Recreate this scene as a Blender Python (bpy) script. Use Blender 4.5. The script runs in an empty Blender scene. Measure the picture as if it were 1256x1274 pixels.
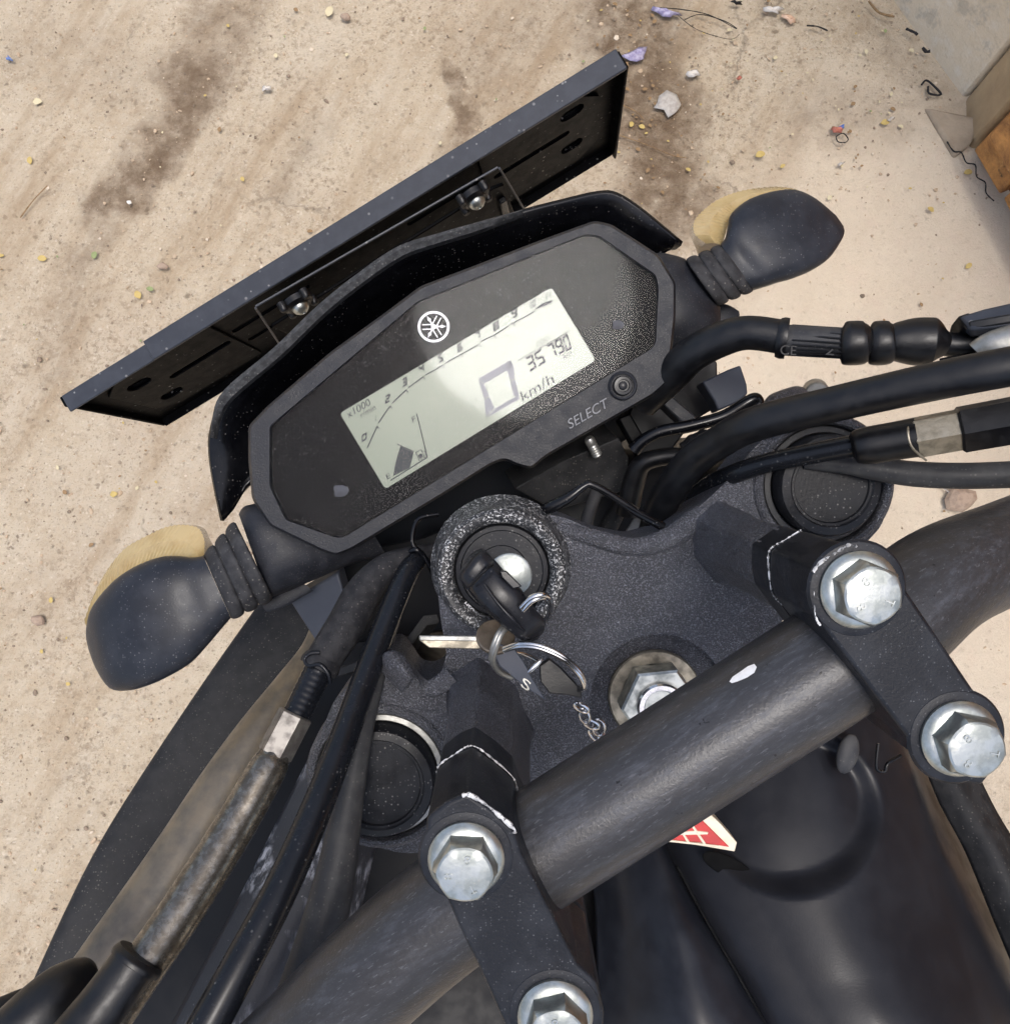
import bpy, bmesh, math, random
from mathutils import Vector, Matrix
random.seed(7)
scn = bpy.context.scene
col = scn.collection

# ------------------------------------------------------------------ camera
FPX = 1000.0                      # focal length in photo pixels (photo is 1256 x 1274)
CX, CY = 628.0, 637.0
CAM = Vector((0, 0, 1.30))
_z = Vector((-(640 - CX) / FPX, (800 - CY) / FPX, 1)).normalized()       # world up seen from the camera
_x = (Vector((1, 0, 0)) - _z * _z.x).normalized()
_y = _z.cross(_x)
C2W = Matrix((_x, _y, _z))
cam = bpy.data.cameras.new('camera')
cam.sensor_fit = 'HORIZONTAL'; cam.sensor_width = 36
cam.lens = 36 * FPX / 1256
cam.clip_start = 0.01; cam.clip_end = 500
camo = bpy.data.objects.new('camera', cam); col.objects.link(camo)
camo.matrix_world = Matrix.Translation(CAM) @ C2W.to_4x4()
scn.camera = camo

# ------------------------------------------------------------------ light
SUN_EL, SUN_AZ = math.radians(82.5), math.radians(143)
world = bpy.data.worlds.new('World'); scn.world = world; world.use_nodes = True
wn = world.node_tree.nodes; wl = world.node_tree.links
bg = wn['Background']
sky = wn.new('ShaderNodeTexSky'); sky.sky_type = 'NISHITA'; sky.sun_disc = False
sky.sun_elevation = SUN_EL; sky.sun_rotation = SUN_AZ
sky.air_density = 1.0; sky.dust_density = 4.0; sky.ozone_density = 1.0
hs = wn.new('ShaderNodeHueSaturation'); hs.inputs['Saturation'].default_value = 0.85
wl.new(sky.outputs[0], hs.inputs['Color']); wl.new(hs.outputs[0], bg.inputs['Color'])
bg.inputs['Strength'].default_value = 0.14
sun = bpy.data.lights.new('sun', 'SUN'); sun.energy = 0.8; sun.angle = math.radians(15); sun.color = (1, .98, .95)
suno = bpy.data.objects.new('sun', sun); col.objects.link(suno)
sd = Vector((math.sin(SUN_AZ) * math.cos(SUN_EL), math.cos(SUN_AZ) * math.cos(SUN_EL), math.sin(SUN_EL)))
suno.rotation_euler = (-sd).to_track_quat('-Z', 'Y').to_euler(); suno.location = sd * 20
scn.view_settings.view_transform = 'Standard'; scn.view_settings.look = 'None'
scn.view_settings.gamma = 1; scn.view_settings.exposure = 0.85
scn.view_settings.use_curve_mapping = False
scn.cycles.use_adaptive_sampling = True; scn.cycles.adaptive_threshold = .03; scn.cycles.max_bounces = 8

# ------------------------------------------------------------------ placing helpers
def cv(x, y, z):                  # camera vector (right, up, forward) -> world direction
    return C2W @ Vector((x, y, -z))
def at(x, y, d):                  # photo pixel at depth d metres along the lens axis -> world point
    return CAM + cv((x - CX) / FPX * d, -(y - CY) / FPX * d, d)
def ray(x, y): return cv((x - CX) / FPX, -(y - CY) / FPX, 1)
def on_plane(x, y, p0, n):
    r = ray(x, y); return CAM + r * ((p0 - CAM).dot(n) / r.dot(n))
def g(x, y, z=0.0):               # ground point under a pixel
    r = ray(x, y); return CAM + r * ((z - CAM.z) / r.z)
STEER = cv(0, .083, 1).normalized()            # down the steering head
def sp(x, y, h):                  # pixel on the plane square to the steering head, h metres below the camera
    return on_plane(x, y, CAM + STEER * h, STEER)
def crop(x0, y0, s): return lambda x, y: (x0 + x / s, y0 + y / s)
K1 = crop(480, 580, 3.5375); K2 = crop(420, 760, 2.479); K3 = crop(700, 560, 2.259); K4 = crop(640, 820, 2.039)
K5 = crop(0, 960, 2.4154); K6 = crop(740, 420, 2.434); K7 = crop(360, 640, 2.769); K8 = crop(1000, 0, 3.184)
A1 = crop(0, 0, 1.9625); A2 = crop(620, 0, 1.975); A3 = crop(60, 60, 2.1233); A4 = crop(400, 60, 2.512)
A5 = crop(300, 260, 2.243); A6 = crop(410, 340, 3.5886); A7 = crop(760, 200, 2.532); A8 = crop(80, 600, 1.891)
Q1 = crop(700, 500, 6.28); Q2 = crop(400, 640, 6.28); Q3 = crop(1100, 360, 4.55); Q4 = crop(820, 440, 5.233); Q5 = crop(560, 640, 3.98); Q6 = crop(300, 620, 3.98)
def kk(K, *pts): return [K(*p) for p in pts]

# ------------------------------------------------------------------ objects
WLOC = {}
def tag(o, label, cat=None, group=None, kind=None):
    o['label'] = label
    if cat: o['category'] = cat
    if group: o['group'] = group
    if kind: o['kind'] = kind
    return o
def empty(name, loc, label, cat, group=None):
    o = bpy.data.objects.new(name, None); col.objects.link(o); o.location = loc; o.empty_display_size = .05
    WLOC[o.name] = Vector(loc)
    return tag(o, label, cat, group)
def build(name, verts, faces, mat, parent=None, sharp=35, mats=None, fmat=None):
    verts = [Vector(v) for v in verts]
    c = sum(verts, Vector()) / len(verts)
    me = bpy.data.meshes.new(name)
    me.from_pydata([v - c for v in verts], [], faces)
    bm = bmesh.new(); bm.from_mesh(me); bmesh.ops.recalc_face_normals(bm, faces=bm.faces); bm.to_mesh(me); bm.free()
    me.shade_smooth()
    if sharp is not None: me.set_sharp_from_angle(angle=math.radians(sharp))
    for m in (mats or [mat]): me.materials.append(m)
    if fmat:
        for p in me.polygons: p.material_index = fmat[p.index]
    o = bpy.data.objects.new(name, me); col.objects.link(o)
    o.location = c - (WLOC[parent.name] if parent else Vector())
    WLOC[o.name] = c
    if parent: o.parent = parent
    return o
def bevel(o, w, seg=2, ang=30):
    m = o.modifiers.new('edge', 'BEVEL'); m.width = w; m.segments = seg; m.limit_method = 'ANGLE'; m.angle_limit = math.radians(ang)
    m.harden_normals = False
    return o
class MB:
    def __init__(s): s.v = []; s.f = []
    def add(s, v, f):
        k = len(s.v); s.v += [Vector(p) for p in v]; s.f += [tuple(i + k for i in q) for q in f]; return s
    def build(s, name, mat, parent=None, sharp=35): return build(name, s.v, s.f, mat, parent, sharp)
def rounded(pts, r, n=4):         # 2-D outline with its corners rounded
    out = []; N = len(pts)
    for i in range(N):
        p = Vector(pts[i]); a = Vector(pts[i - 1]) - p; b = Vector(pts[(i + 1) % N]) - p
        k = min(r, a.length * .45, b.length * .45)
        A = p + a.normalized() * k; B = p + b.normalized() * k
        for j in range(n + 1):
            t = j / n; q = A * (1 - t) ** 2 + p * 2 * t * (1 - t) + B * t * t
            out.append((q.x, q.y))
    return out
def prism_data(top, vec):
    n = len(top); v = list(top) + [p + vec for p in top]
    return v, [tuple(range(n)), tuple(range(2 * n - 1, n - 1, -1))] + [(i, i + n, (i + 1) % n + n, (i + 1) % n) for i in range(n)]
def rings_data(rings, closed=True, cap=True):
    n = len(rings[0]); v = [p for r in rings for p in r]; f = []
    for i in range(len(rings) - 1):
        for j in range(n if closed else n - 1):
            k = (j + 1) % n; f.append((i * n + j, i * n + k, (i + 1) * n + k, (i + 1) * n + j))
    if cap and closed: f += [tuple(range(n - 1, -1, -1)), tuple((len(rings) - 1) * n + j for j in range(n))]
    return v, f
def spline(pts, per=8):           # Catmull-Rom through tuples of any size
    P = [Vector(p) for p in pts]; out = []
    for i in range(len(P) - 1):
        p0 = P[max(i - 1, 0)]; p1 = P[i]; p2 = P[i + 1]; p3 = P[min(i + 2, len(P) - 1)]
        for j in range(per):
            t = j / per
            out.append(.5 * ((2 * p1) + (p2 - p0) * t + (2 * p0 - 5 * p1 + 4 * p2 - p3) * t * t + (3 * p1 - p0 - 3 * p2 + p3) * t ** 3))
    out.append(P[-1]); return out
def sweep(path, radii, n=14, flat=1.0, cap=True):
    N = len(path); rings = []; ref = None
    for i in range(N):
        t = (path[min(i + 1, N - 1)] - path[max(i - 1, 0)]).normalized()
        if ref is None: ref = t.orthogonal().normalized()
        ref = (ref - t * ref.dot(t)).normalized(); b = t.cross(ref)
        rings.append([path[i] + (ref * math.cos(a) * flat + b * math.sin(a)) * radii[i] for a in [2 * math.pi * k / n for k in range(n)]])
    return rings_data(rings, True, cap)
def tube(name, pts, mat, parent, n=14, per=8, smooth=True):   # pts: (px, py, depth, half width in px)
    s = spline([Vector(p) for p in [(q[0], q[1], q[2], q[3]) for q in pts]], per) if smooth else [Vector(p) for p in pts]
    path = [at(q[0], q[1], q[2]) for q in s]
    v, f = sweep(path, [q[3] * q[2] / FPX for q in s], n)
    return build(name, v, f, mat, parent, 50)
def wire(name, P, r, mat, parent, n=8, per=6, closed=False):
    if closed: P = list(P) + [P[0]]
    s = spline(P, per)
    v, f = sweep(s, [r] * len(s), n); return build(name, v, f, mat, parent, 60)
def loft(name, pairs, mat, parent, depth=.6, n=24, per=4, power=2.0, sharp=40):
    # pairs: ((x,y) one edge, (x,y) other edge, depth[, thickness factor]) -> rounded body through those silhouettes
    q = [(a[0], a[1], b[0], b[1], d, (r[0] if r else depth)) for (a, b, d, *r) in pairs]
    if per > 1: q = spline_n(q, per)
    rings = []
    for (ax, ay, bx, by, d, dep) in q:
        A = at(ax, ay, d); B = at(bx, by, d); c = (A + B) / 2; h = (B - A) / 2
        w = (c - CAM).normalized(); w = (w - h.normalized() * w.dot(h.normalized())).normalized() * h.length * dep
        ring = []
        for k in range(n):
            t = 2 * math.pi * k / n; cs, sn = math.cos(t), math.sin(t)
            e = 2 / power
            ring.append(c + h * (abs(cs) ** e * (1 if cs > 0 else -1)) + w * (abs(sn) ** e * (1 if sn > 0 else -1)))
        rings.append(ring)
    v, f = rings_data(rings); return build(name, v, f, mat, parent, sharp)
def spline_n(P, per):
    out = []
    for i in range(len(P) - 1):
        p0 = P[max(i - 1, 0)]; p1 = P[i]; p2 = P[i + 1]; p3 = P[min(i + 2, len(P) - 1)]
        for j in range(per):
            t = j / per
            out.append(tuple(.5 * (2 * b + (c - a) * t + (2 * a - 5 * b + 4 * c - d) * t * t + (3 * b - a - 3 * c + d) * t ** 3) for a, b, c, d in zip(p0, p1, p2, p3)))
    out.append(tuple(P[-1])); return out
def basis(axis):
    a = axis.normalized(); u = a.orthogonal().normalized(); return u, a.cross(u)
def lathe_data(c, axis, prof, n=40, cap=True):       # prof: (radius, distance along axis)
    a = axis.normalized(); u, w = basis(a); rings = []
    for r, h in prof: rings.append([c + a * h + (u * math.cos(t) + w * math.sin(t)) * max(r, 1e-6) for t in [2 * math.pi * k / n for k in range(n)]])
    return rings_data(rings, True, cap)
def lathe(name, c, axis, prof, mat, parent, n=40, sharp=35):
    v, f = lathe_data(c, axis, prof, n); return build(name, v, f, mat, parent, sharp)
def prism_s(name, px, h0, h1, mat, parent, bev=0, r=0, seg=2):    # outline on the steering plane h0, carried down to h1
    if r: px = rounded(px, r)
    v, f = prism_data([sp(x, y, h0) for x, y in px], STEER * (h1 - h0))
    o = build(name, v, f, mat, parent, 35)
    if bev: bevel(o, bev, seg)
    return o
def cut(o, tools):                # real holes
    for v, f in tools:
        me = bpy.data.meshes.new('cutter'); me.from_pydata(v, [], f)
        bm = bmesh.new(); bm.from_mesh(me); bmesh.ops.recalc_face_normals(bm, faces=bm.faces); bm.to_mesh(me); bm.free()
        t = bpy.data.objects.new('cutter', me); col.objects.link(t)
        m = o.modifiers.new('hole', 'BOOLEAN'); m.object = t; m.operation = 'DIFFERENCE'; m.solver = 'EXACT'
        loc = o.location.copy(); par = o.parent
        o.parent = None; o.location = WLOC[o.name]
        dg = bpy.context.evaluated_depsgraph_get()
        new = bpy.data.meshes.new_from_object(o.evaluated_get(dg))
        o.modifiers.clear(); o.data = new
        o.parent = par; o.location = loc
        bpy.data.objects.remove(t)
    o.data.shade_smooth(); o.data.set_sharp_from_angle(angle=math.radians(35))
    return o

# ------------------------------------------------------------------ materials
class NT:
    def __init__(s, name):
        s.m = bpy.data.materials.new(name); s.m.use_nodes = True
        s.n = s.m.node_tree.nodes; s.l = s.m.node_tree.links
        s.b = s.n['Principled BSDF']; s.co = s.n.new('ShaderNodeTexCoord').outputs['Object']
    def link(s, a, b): s.l.new(a, b)
    def noise(s, scale, det=4, rough=.55, vec=None, dist=0):
        t = s.n.new('ShaderNodeTexNoise'); t.inputs['Scale'].default_value = scale; t.inputs['Detail'].default_value = det
        t.inputs['Roughness'].default_value = rough; t.inputs['Distortion'].default_value = dist
        s.link(vec or s.co, t.inputs['Vector']); return t.outputs['Fac']
    def specks(s, scale, rad, dens, vec=None, soft=.5):      # scattered sharp grains: one random cell in 1/dens holds one
        t = s.n.new('ShaderNodeTexVoronoi'); t.inputs['Scale'].default_value = scale; s.link(vec or s.co, t.inputs['Vector'])
        sp_ = s.n.new('ShaderNodeSeparateColor'); s.link(t.outputs['Color'], sp_.inputs[0])
        r = s.math('MULTIPLY', s.ramp(sp_.outputs[1], 0, 1, .35, 1.), rad)
        e = s.math('SUBTRACT', 1., s.math('DIVIDE', t.outputs['Distance'], r))
        return s.math('MULTIPLY', s.ramp(e, 0, soft), s.ramp(sp_.outputs[0], 1 - dens, 1 - dens + .001))
    def ramp(s, fac, a, b, ca=0., cb=1.):
        t = s.n.new('ShaderNodeMapRange'); t.clamp = True
        t.inputs[1].default_value = a; t.inputs[2].default_value = b; t.inputs[3].default_value = ca; t.inputs[4].default_value = cb
        s.link(fac, t.inputs[0]); return t.outputs[0]
    def val(s, x, sock):
        if isinstance(x, (int, float)): sock.default_value = x
        elif isinstance(x, tuple): sock.default_value = (*x, 1) if len(x) == 3 and sock.type == 'RGBA' else x
        else: s.link(x, sock)
    def mix(s, fac, a, b):
        t = s.n.new('ShaderNodeMix'); t.data_type = 'RGBA'
        s.val(fac, t.inputs[0]); s.val(a, t.inputs[6]); s.val(b, t.inputs[7]); return t.outputs[2]
    def math(s, op, a, b=0.):
        t = s.n.new('ShaderNodeMath'); t.operation = op; s.val(a, t.inputs[0]); s.val(b, t.inputs[1]); return t.outputs[0]
    def bump(s, h, strength=.3, dist=.001, normal=None):
        t = s.n.new('ShaderNodeBump'); t.inputs['Strength'].default_value = strength; t.inputs['Distance'].default_value = dist
        s.link(h, t.inputs['Height'])
        if normal: s.link(normal, t.inputs['Normal'])
        return t.outputs['Normal']
    def set(s, **k):
        names = dict(col='Base Color', rough='Roughness', metal='Metallic', coat='Coat Weight', coatr='Coat Roughness', spec='Specular IOR Level', normal='Normal', trans='Transmission Weight', ior='IOR', alpha='Alpha', emit='Emission Color', emits='Emission Strength', sss='Subsurface Weight')
        for a, v in k.items(): s.val(v, s.b.inputs[names[a]])
        return s.m
def pm(name, c, c2=None, rough=.5, rough2=None, metal=0., ns=150, lo=.42, hi=.62, bump=0., bs=900, bd=.0004, dust=None, dthr=.66, dscale=700, dark_scr=None, coat=0., spec=.5, det=6):
    m = NT(name)
    if max(c) < .13 and metal < .3:
        if spec == .5: spec = .26
        c, c2 = [tuple(a * b for a, b in zip(q, BLACK)) if q else None for q in (c, c2)]
    k = m.ramp(m.noise(ns, det, .6), lo, hi)
    cc = m.mix(k, c, c2) if c2 else m.mix(k, c, tuple(x * .8 for x in c))
    rr = m.ramp(k, 0, 1, rough, rough2 if rough2 is not None else rough * 1.1)
    if dust:
        dk = m.math('MULTIPLY', m.math('MAXIMUM', m.specks(dscale * 1.25, .42, min(.5, max(.06, (.78 - dthr) * 2.6))), m.specks(dscale * .6, .22, .08)), .55)
        big = m.ramp(m.noise(45, 3, .6), .34, .62, .1, 1)
        dk = m.math('MULTIPLY', dk, big)
        cc = m.mix(dk, cc, dust)
    out = dict(col=cc, rough=rr, metal=metal, coat=coat, spec=spec)
    if bump: out['normal'] = m.bump(m.noise(bs, 3, .6), bump, bd)
    return m.set(**out)
BLACK = (.48, .51, .58)             # all the bike's black plastics, rubbers and paints are this much darker than first measured
DUST = (.17, .165, .16)
M = {}
M['panel'] = pm('black textured plastic', (.024, .025, .029), (.034, .035, .039), .42, .55, bump=.35, bs=1400, dust=DUST, dthr=.63, dscale=1700)
M['housing'] = pm('matt black plastic', (.022, .023, .027), (.034, .035, .04), .45, .6, bump=.2, bs=1600, dust=(.2, .19, .18), dthr=.64, dscale=1500)
M['indic'] = pm('worn black indicator plastic', (.030, .032, .037), (.045, .048, .055), .33, .45, ns=90, bump=.12, bs=1400, dust=(.19, .19, .195), dthr=.69, dscale=900)
M['gloss'] = pm('gloss black', (.005, .005, .006), (.008, .008, .009), .16, .26, dust=(.2, .19, .18), dthr=.72, spec=.3)
M['painted'] = pm('black painted sheet metal', (.0025, .0026, .003), (.004, .0042, .005), .4, .5, spec=.05, bump=.12, bs=1500, dust=(.3, .29, .28), dthr=.73, dscale=350)  # near black: the shade inside the plate tray is put into the colour
M['flange'] = pm('sky lit black sheet metal', (.062, .066, .074), (.075, .079, .088), .36, .44, bump=.15, bs=1500, dust=(.35, .34, .33), dthr=.72, dscale=350)  # same black metal, coloured paler for faces turned to the sky
M['rubber'] = pm('dusty rubber', (.022, .021, .022), (.05, .047, .045), .6, .75, ns=300, bump=.4, bs=900, dust=(.22, .2, .18), dthr=.66, dscale=900)
M['boot'] = pm('grey rubber boot', (.04, .038, .037), (.085, .08, .075), .6, .75, ns=220, bump=.25, bs=900, dust=(.3, .27, .24), dthr=.66)
M['trim'] = pm('dusty foam trim', (.06, .058, .054), (.13, .125, .115), .8, .9, ns=400, bump=.5, bs=700, dust=(.25, .24, .22), dthr=.6)
M['hose'] = pm('black hose', (.006, .006, .007), (.011, .011, .012), .36, .5, ns=200, bump=.12, bs=1000, spec=.38)
M['cable'] = pm('satin black cable', (.013, .014, .016), (.016, .017, .020), .22, .28, ns=150, bump=.04, bs=1200, dust=(.16, .16, .16), dthr=.7)
M['greycable'] = pm('grey black sleeve', (.06, .058, .056), (.095, .09, .082), .5, .62, ns=160, bump=.2, bs=800, dust=(.16, .15, .14), dthr=.66)
M['zinc'] = pm('zinc plated bolt', (.44, .46, .44), (.28, .30, .285), .30, .46, metal=.9, ns=240, bump=.15, bs=700, dust=(.45, .42, .36), dthr=.7)
M['steel'] = pm('polished steel', (.62, .62, .63), (.45, .45, .46), .16, .26, metal=1, ns=300)
M['dull'] = pm('dull grey metal', (.32, .32, .305), (.25, .25, .235), .38, .5, metal=.8, ns=300, bump=.2, bs=800)
M['brass'] = pm('tarnished pale metal', (.32, .29, .23), (.20, .18, .14), .4, .55, metal=.7, ns=250, bump=.2, bs=800)
M['keyblack'] = pm('key plastic', (.016, .016, .018), (.026, .026, .029), .26, .36, ns=120, bump=.08, bs=900, dust=(.12, .12, .12), dthr=.72)
M['cap'] = pm('fork cap', (.014, .014, .016), (.028, .028, .03), .4, .55, ns=120, bump=.2, bs=900, dust=(.26, .25, .24), dthr=.62, dscale=800)
M['clampblk'] = pm('painted clamp', (.016, .017, .02), (.030, .032, .037), .36, .48, ns=90, bump=.2, bs=1500, dust=(.16, .165, .175), dthr=.67, dscale=1300)
M['tank'] = pm('matt tank paint', (.024, .024, .027), (.030, .030, .033), .30, .40, spec=.2, ns=60, bump=.1, bs=1500)
M['tank2'] = pm('satin tank cover', (.022, .023, .028), (.032, .034, .04), .28, .38, ns=70, bump=.08, bs=1500, spec=.3)
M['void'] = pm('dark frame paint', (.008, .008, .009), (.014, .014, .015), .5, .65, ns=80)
M['darkgrey'] = pm('dirty grey plastic', (.03, .029, .028), (.055, .052, .048), .6, .75, ns=120, bump=.2, bs=700, dust=(.16, .15, .13), dthr=.64)
M['relief'] = pm('grey moulded lettering', (.15, .155, .17), (.13, .135, .15), .5)
M['slate'] = pm('slate grey plastic', (.085, .092, .11), (.10, .108, .125), .5, .6, ns=80, bump=.1, bs=900)

def cast_mat():
    m = NT('textured black cast alloy')
    vo = m.noise(1750, 2, .6); v2 = m.noise(420, 3, .5)
    k = m.ramp(m.noise(60, 4, .6), .4, .65)
    c = m.mix(k, (.026, .027, .033), (.042, .044, .053))
    sparkle = m.math('MULTIPLY', m.ramp(vo, .50, .64), m.ramp(v2, .35, .6, .5, 1)); c = m.mix(m.math('MULTIPLY', sparkle, .7), c, (.20, .205, .24))  # powder-coat sparkle painted in as pale speckles
    wr = m.math('MULTIPLY', m.ramp(m.noise(1500, 3, .7), .60, .66), m.ramp(m.noise(70, 3, .6), .60, .68)); c = m.mix(wr, c, (.5, .5, .5))
    h = m.math('ADD', vo, m.math('MULTIPLY', v2, .5))
    return m.set(col=c, rough=m.ramp(k, 0, 1, .36, .46), spec=.6, normal=m.bump(h, 1., .0009))
M['cast'] = cast_mat()
def worn_mat(name, thr, bare=(.62, .62, .62)):      # black coating rubbed through to bare alloy in chips
    m = NT(name)
    vo = m.noise(1300, 3, .6); k = m.math('MULTIPLY', m.ramp(m.noise(1250, 4, .7), thr, thr + .05), m.ramp(m.noise(150, 3, .6), .36, .56, .1, 1))
    c = m.mix(k, (.016, .017, .0195), bare)
    return m.set(col=c, rough=m.ramp(k, 0, 1, .42, .5), metal=m.ramp(k, 0, 1, 0, .35), normal=m.bump(vo, .6, .0005))
M['wornring'] = worn_mat('chipped ignition surround', .54)
M['chip'] = worn_mat('chipped edge paint', .40, (.75, .75, .75))
def bar_mat():
    m = NT('scuffed handlebar steel')
    ax = (sp(1038, 822, .199) - sp(678, 1051, .199)).normalized(); u, w = ax.orthogonal().normalized(), ax.cross(ax.orthogonal().normalized())
    cb = m.n.new('ShaderNodeCombineXYZ')
    for i, (d, k) in enumerate(((ax, .22), (u, 1), (w, 1))):
        dp = m.n.new('ShaderNodeVectorMath'); dp.operation = 'DOT_PRODUCT'; m.link(m.co, dp.inputs[0]); dp.inputs[1].default_value = d * k; m.link(dp.outputs['Value'], cb.inputs[i])
    V = cb.outputs[0]
    k = m.ramp(m.noise(55, 4, .6, V), .4, .62); k2 = m.ramp(m.noise(520, 6, .78, V), .48, .66)
    c = m.mix(k, (.027, .0255, .0255), (.036, .0365, .040)); c = m.mix(m.math('MULTIPLY', k2, m.ramp(k, 0, 1, .25, .75)), c, (.068, .072, .085))
    fine = m.ramp(m.noise(1600, 3, .7, V), .60, .68); c = m.mix(m.math('MULTIPLY', fine, .4), c, (.14, .14, .15))
    d = m.ramp(m.noise(420, 3, .6), .70, .74); c = m.mix(d, c, (.008, .008, .008))
    return m.set(col=c, rough=m.ramp(k2, 0, 1, .32, .5), metal=.1, spec=.35, normal=m.bump(m.noise(1100, 4, .6), .25, .0004))
M['bar'] = bar_mat()
def lens_mat():
    m = NT('yellowed indicator lens')
    k = m.ramp(m.noise(130, 4, .6), .4, .65)
    return m.set(col=m.mix(k, (.66, .52, .27), (.56, .42, .20)), rough=.18, trans=.45, ior=1.4, sss=0., coat=.3)
M['lens'] = lens_mat()
def sleeve_mat():
    m = NT('brown translucent sleeve')
    k = m.ramp(m.noise(90, 6, .65), .4, .65)
    return m.set(col=m.mix(k, (.16, .13, .09), (.085, .075, .06)), rough=m.ramp(k, 0, 1, .3, .5), trans=.12, normal=m.bump(m.noise(500, 3), .2, .0005))
M['sleeve'] = sleeve_mat()
def greasy_mat():
    m = NT('greasy metal tube')
    k = m.ramp(m.noise(330, 6, .7), .40, .66)
    return m.set(col=m.mix(k, (.085, .074, .06), (.21, .195, .17)), rough=m.ramp(k, 0, 1, .34, .18), metal=.8, normal=m.bump(m.noise(300, 4), .12, .0005))
M['greasy'] = greasy_mat()
def face_mat():
    m = NT('dusty instrument face')
    b = m.ramp(m.noise(30, 4, .6), .38, .60, .25, 1)
    k = m.math('MULTIPLY', m.math('MAXIMUM', m.specks(900, .36, .30), m.specks(420, .22, .12)), b)
    c = m.mix(m.math('MULTIPLY', k, .8), (.0075, .0073, .008), (.12, .115, .115))
    return m.set(col=c, rough=.6, spec=.06)
M['face'] = face_mat()
def pane_mat():
    m = NT('clear instrument pane'); n = m.n; m.n.remove(m.b)
    out = n['Material Output']
    tr = n.new('ShaderNodeBsdfTransparent'); gl = n.new('ShaderNodeBsdfGlossy'); gl.inputs['Roughness'].default_value = .055
    fr = n.new('ShaderNodeFresnel'); fr.inputs['IOR'].default_value = 1.105
    mx = n.new('ShaderNodeMixShader'); m.link(fr.outputs[0], mx.inputs[0]); m.link(tr.outputs[0], mx.inputs[1]); m.link(gl.outputs[0], mx.inputs[2])
    df = n.new('ShaderNodeBsdfDiffuse'); df.inputs['Color'].default_value = (.4, .39, .37, 1)
    k = m.math('MULTIPLY', m.math('MAXIMUM', m.specks(950, .42, .30), m.specks(430, .26, .16)), m.ramp(m.noise(28, 3, .6), .36, .6, .03, .17))
    k = m.math('ADD', k, m.math('MULTIPLY', m.ramp(m.noise(22, 5, .6), .45, .7), .006))
    m2 = n.new('ShaderNodeMixShader'); m.link(k, m2.inputs[0]); m.link(mx.outputs[0], m2.inputs[1]); m.link(df.outputs[0], m2.inputs[2])
    m.link(m2.outputs[0], out.inputs['Surface']); return m.m
M['pane'] = pane_mat()
M['lcd'] = pm('lcd glass', (.118, .148, .100), (.132, .162, .115), .35, .4, ns=25, coat=1.)
M['lcd'].node_tree.nodes['Principled BSDF'].inputs['Coat IOR'].default_value = 1.208
M['lcd'].node_tree.nodes['Principled BSDF'].inputs['Coat Roughness'].default_value = .05
M['ink'] = pm('lcd segment ink', (.045, .05, .048), (.055, .06, .058), .45, ns=60)
M['glareink'] = pm('glare washed lcd ink', (.14, .145, .165), (.15, .155, .175), .45, ns=60)  # speed digit's ink, paled to carry the glare on the display
M['white'] = pm('white print', (.74, .74, .76), (.68, .68, .7), .45, ns=300)
M['red'] = pm('red emblem enamel', (.50, .025, .02), (.40, .02, .018), .3, ns=150)
M['cream'] = pm('cream emblem border', (.72, .64, .5), (.64, .56, .42), .4, ns=200)
M['paintwhite'] = pm('bare scraped metal', (.85, .84, .84), (.74, .73, .73), .3, metal=.3, ns=400)

# ------------------------------------------------------------------ ground
def seg_mask(m, vec, a, b, w, soft):
    # distance of the (noise-shaken) ground point to a stain's middle line
    s = m.n.new('ShaderNodeVectorMath'); s.operation = 'SUBTRACT'; m.link(vec, s.inputs[0]); s.inputs[1].default_value = (a.x, a.y, 0)
    ab = (b - a); ab.z = 0
    d = m.n.new('ShaderNodeVectorMath'); d.operation = 'DOT_PRODUCT'; m.link(s.outputs[0], d.inputs[0]); d.inputs[1].default_value = ab / max(ab.length_squared, 1e-9)
    cl = m.ramp(d.outputs['Value'], 0, 1)
    sc = m.n.new('ShaderNodeVectorMath'); sc.operation = 'SCALE'; sc.inputs[0].default_value = ab; m.link(cl, sc.inputs['Scale'])
    df = m.n.new('ShaderNodeVectorMath'); df.operation = 'DISTANCE'; m.link(s.outputs[0], df.inputs[0]); m.link(sc.outputs[0], df.inputs[1])
    return m.ramp(df.outputs['Value'], w, w + soft, 1., 0.)
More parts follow.
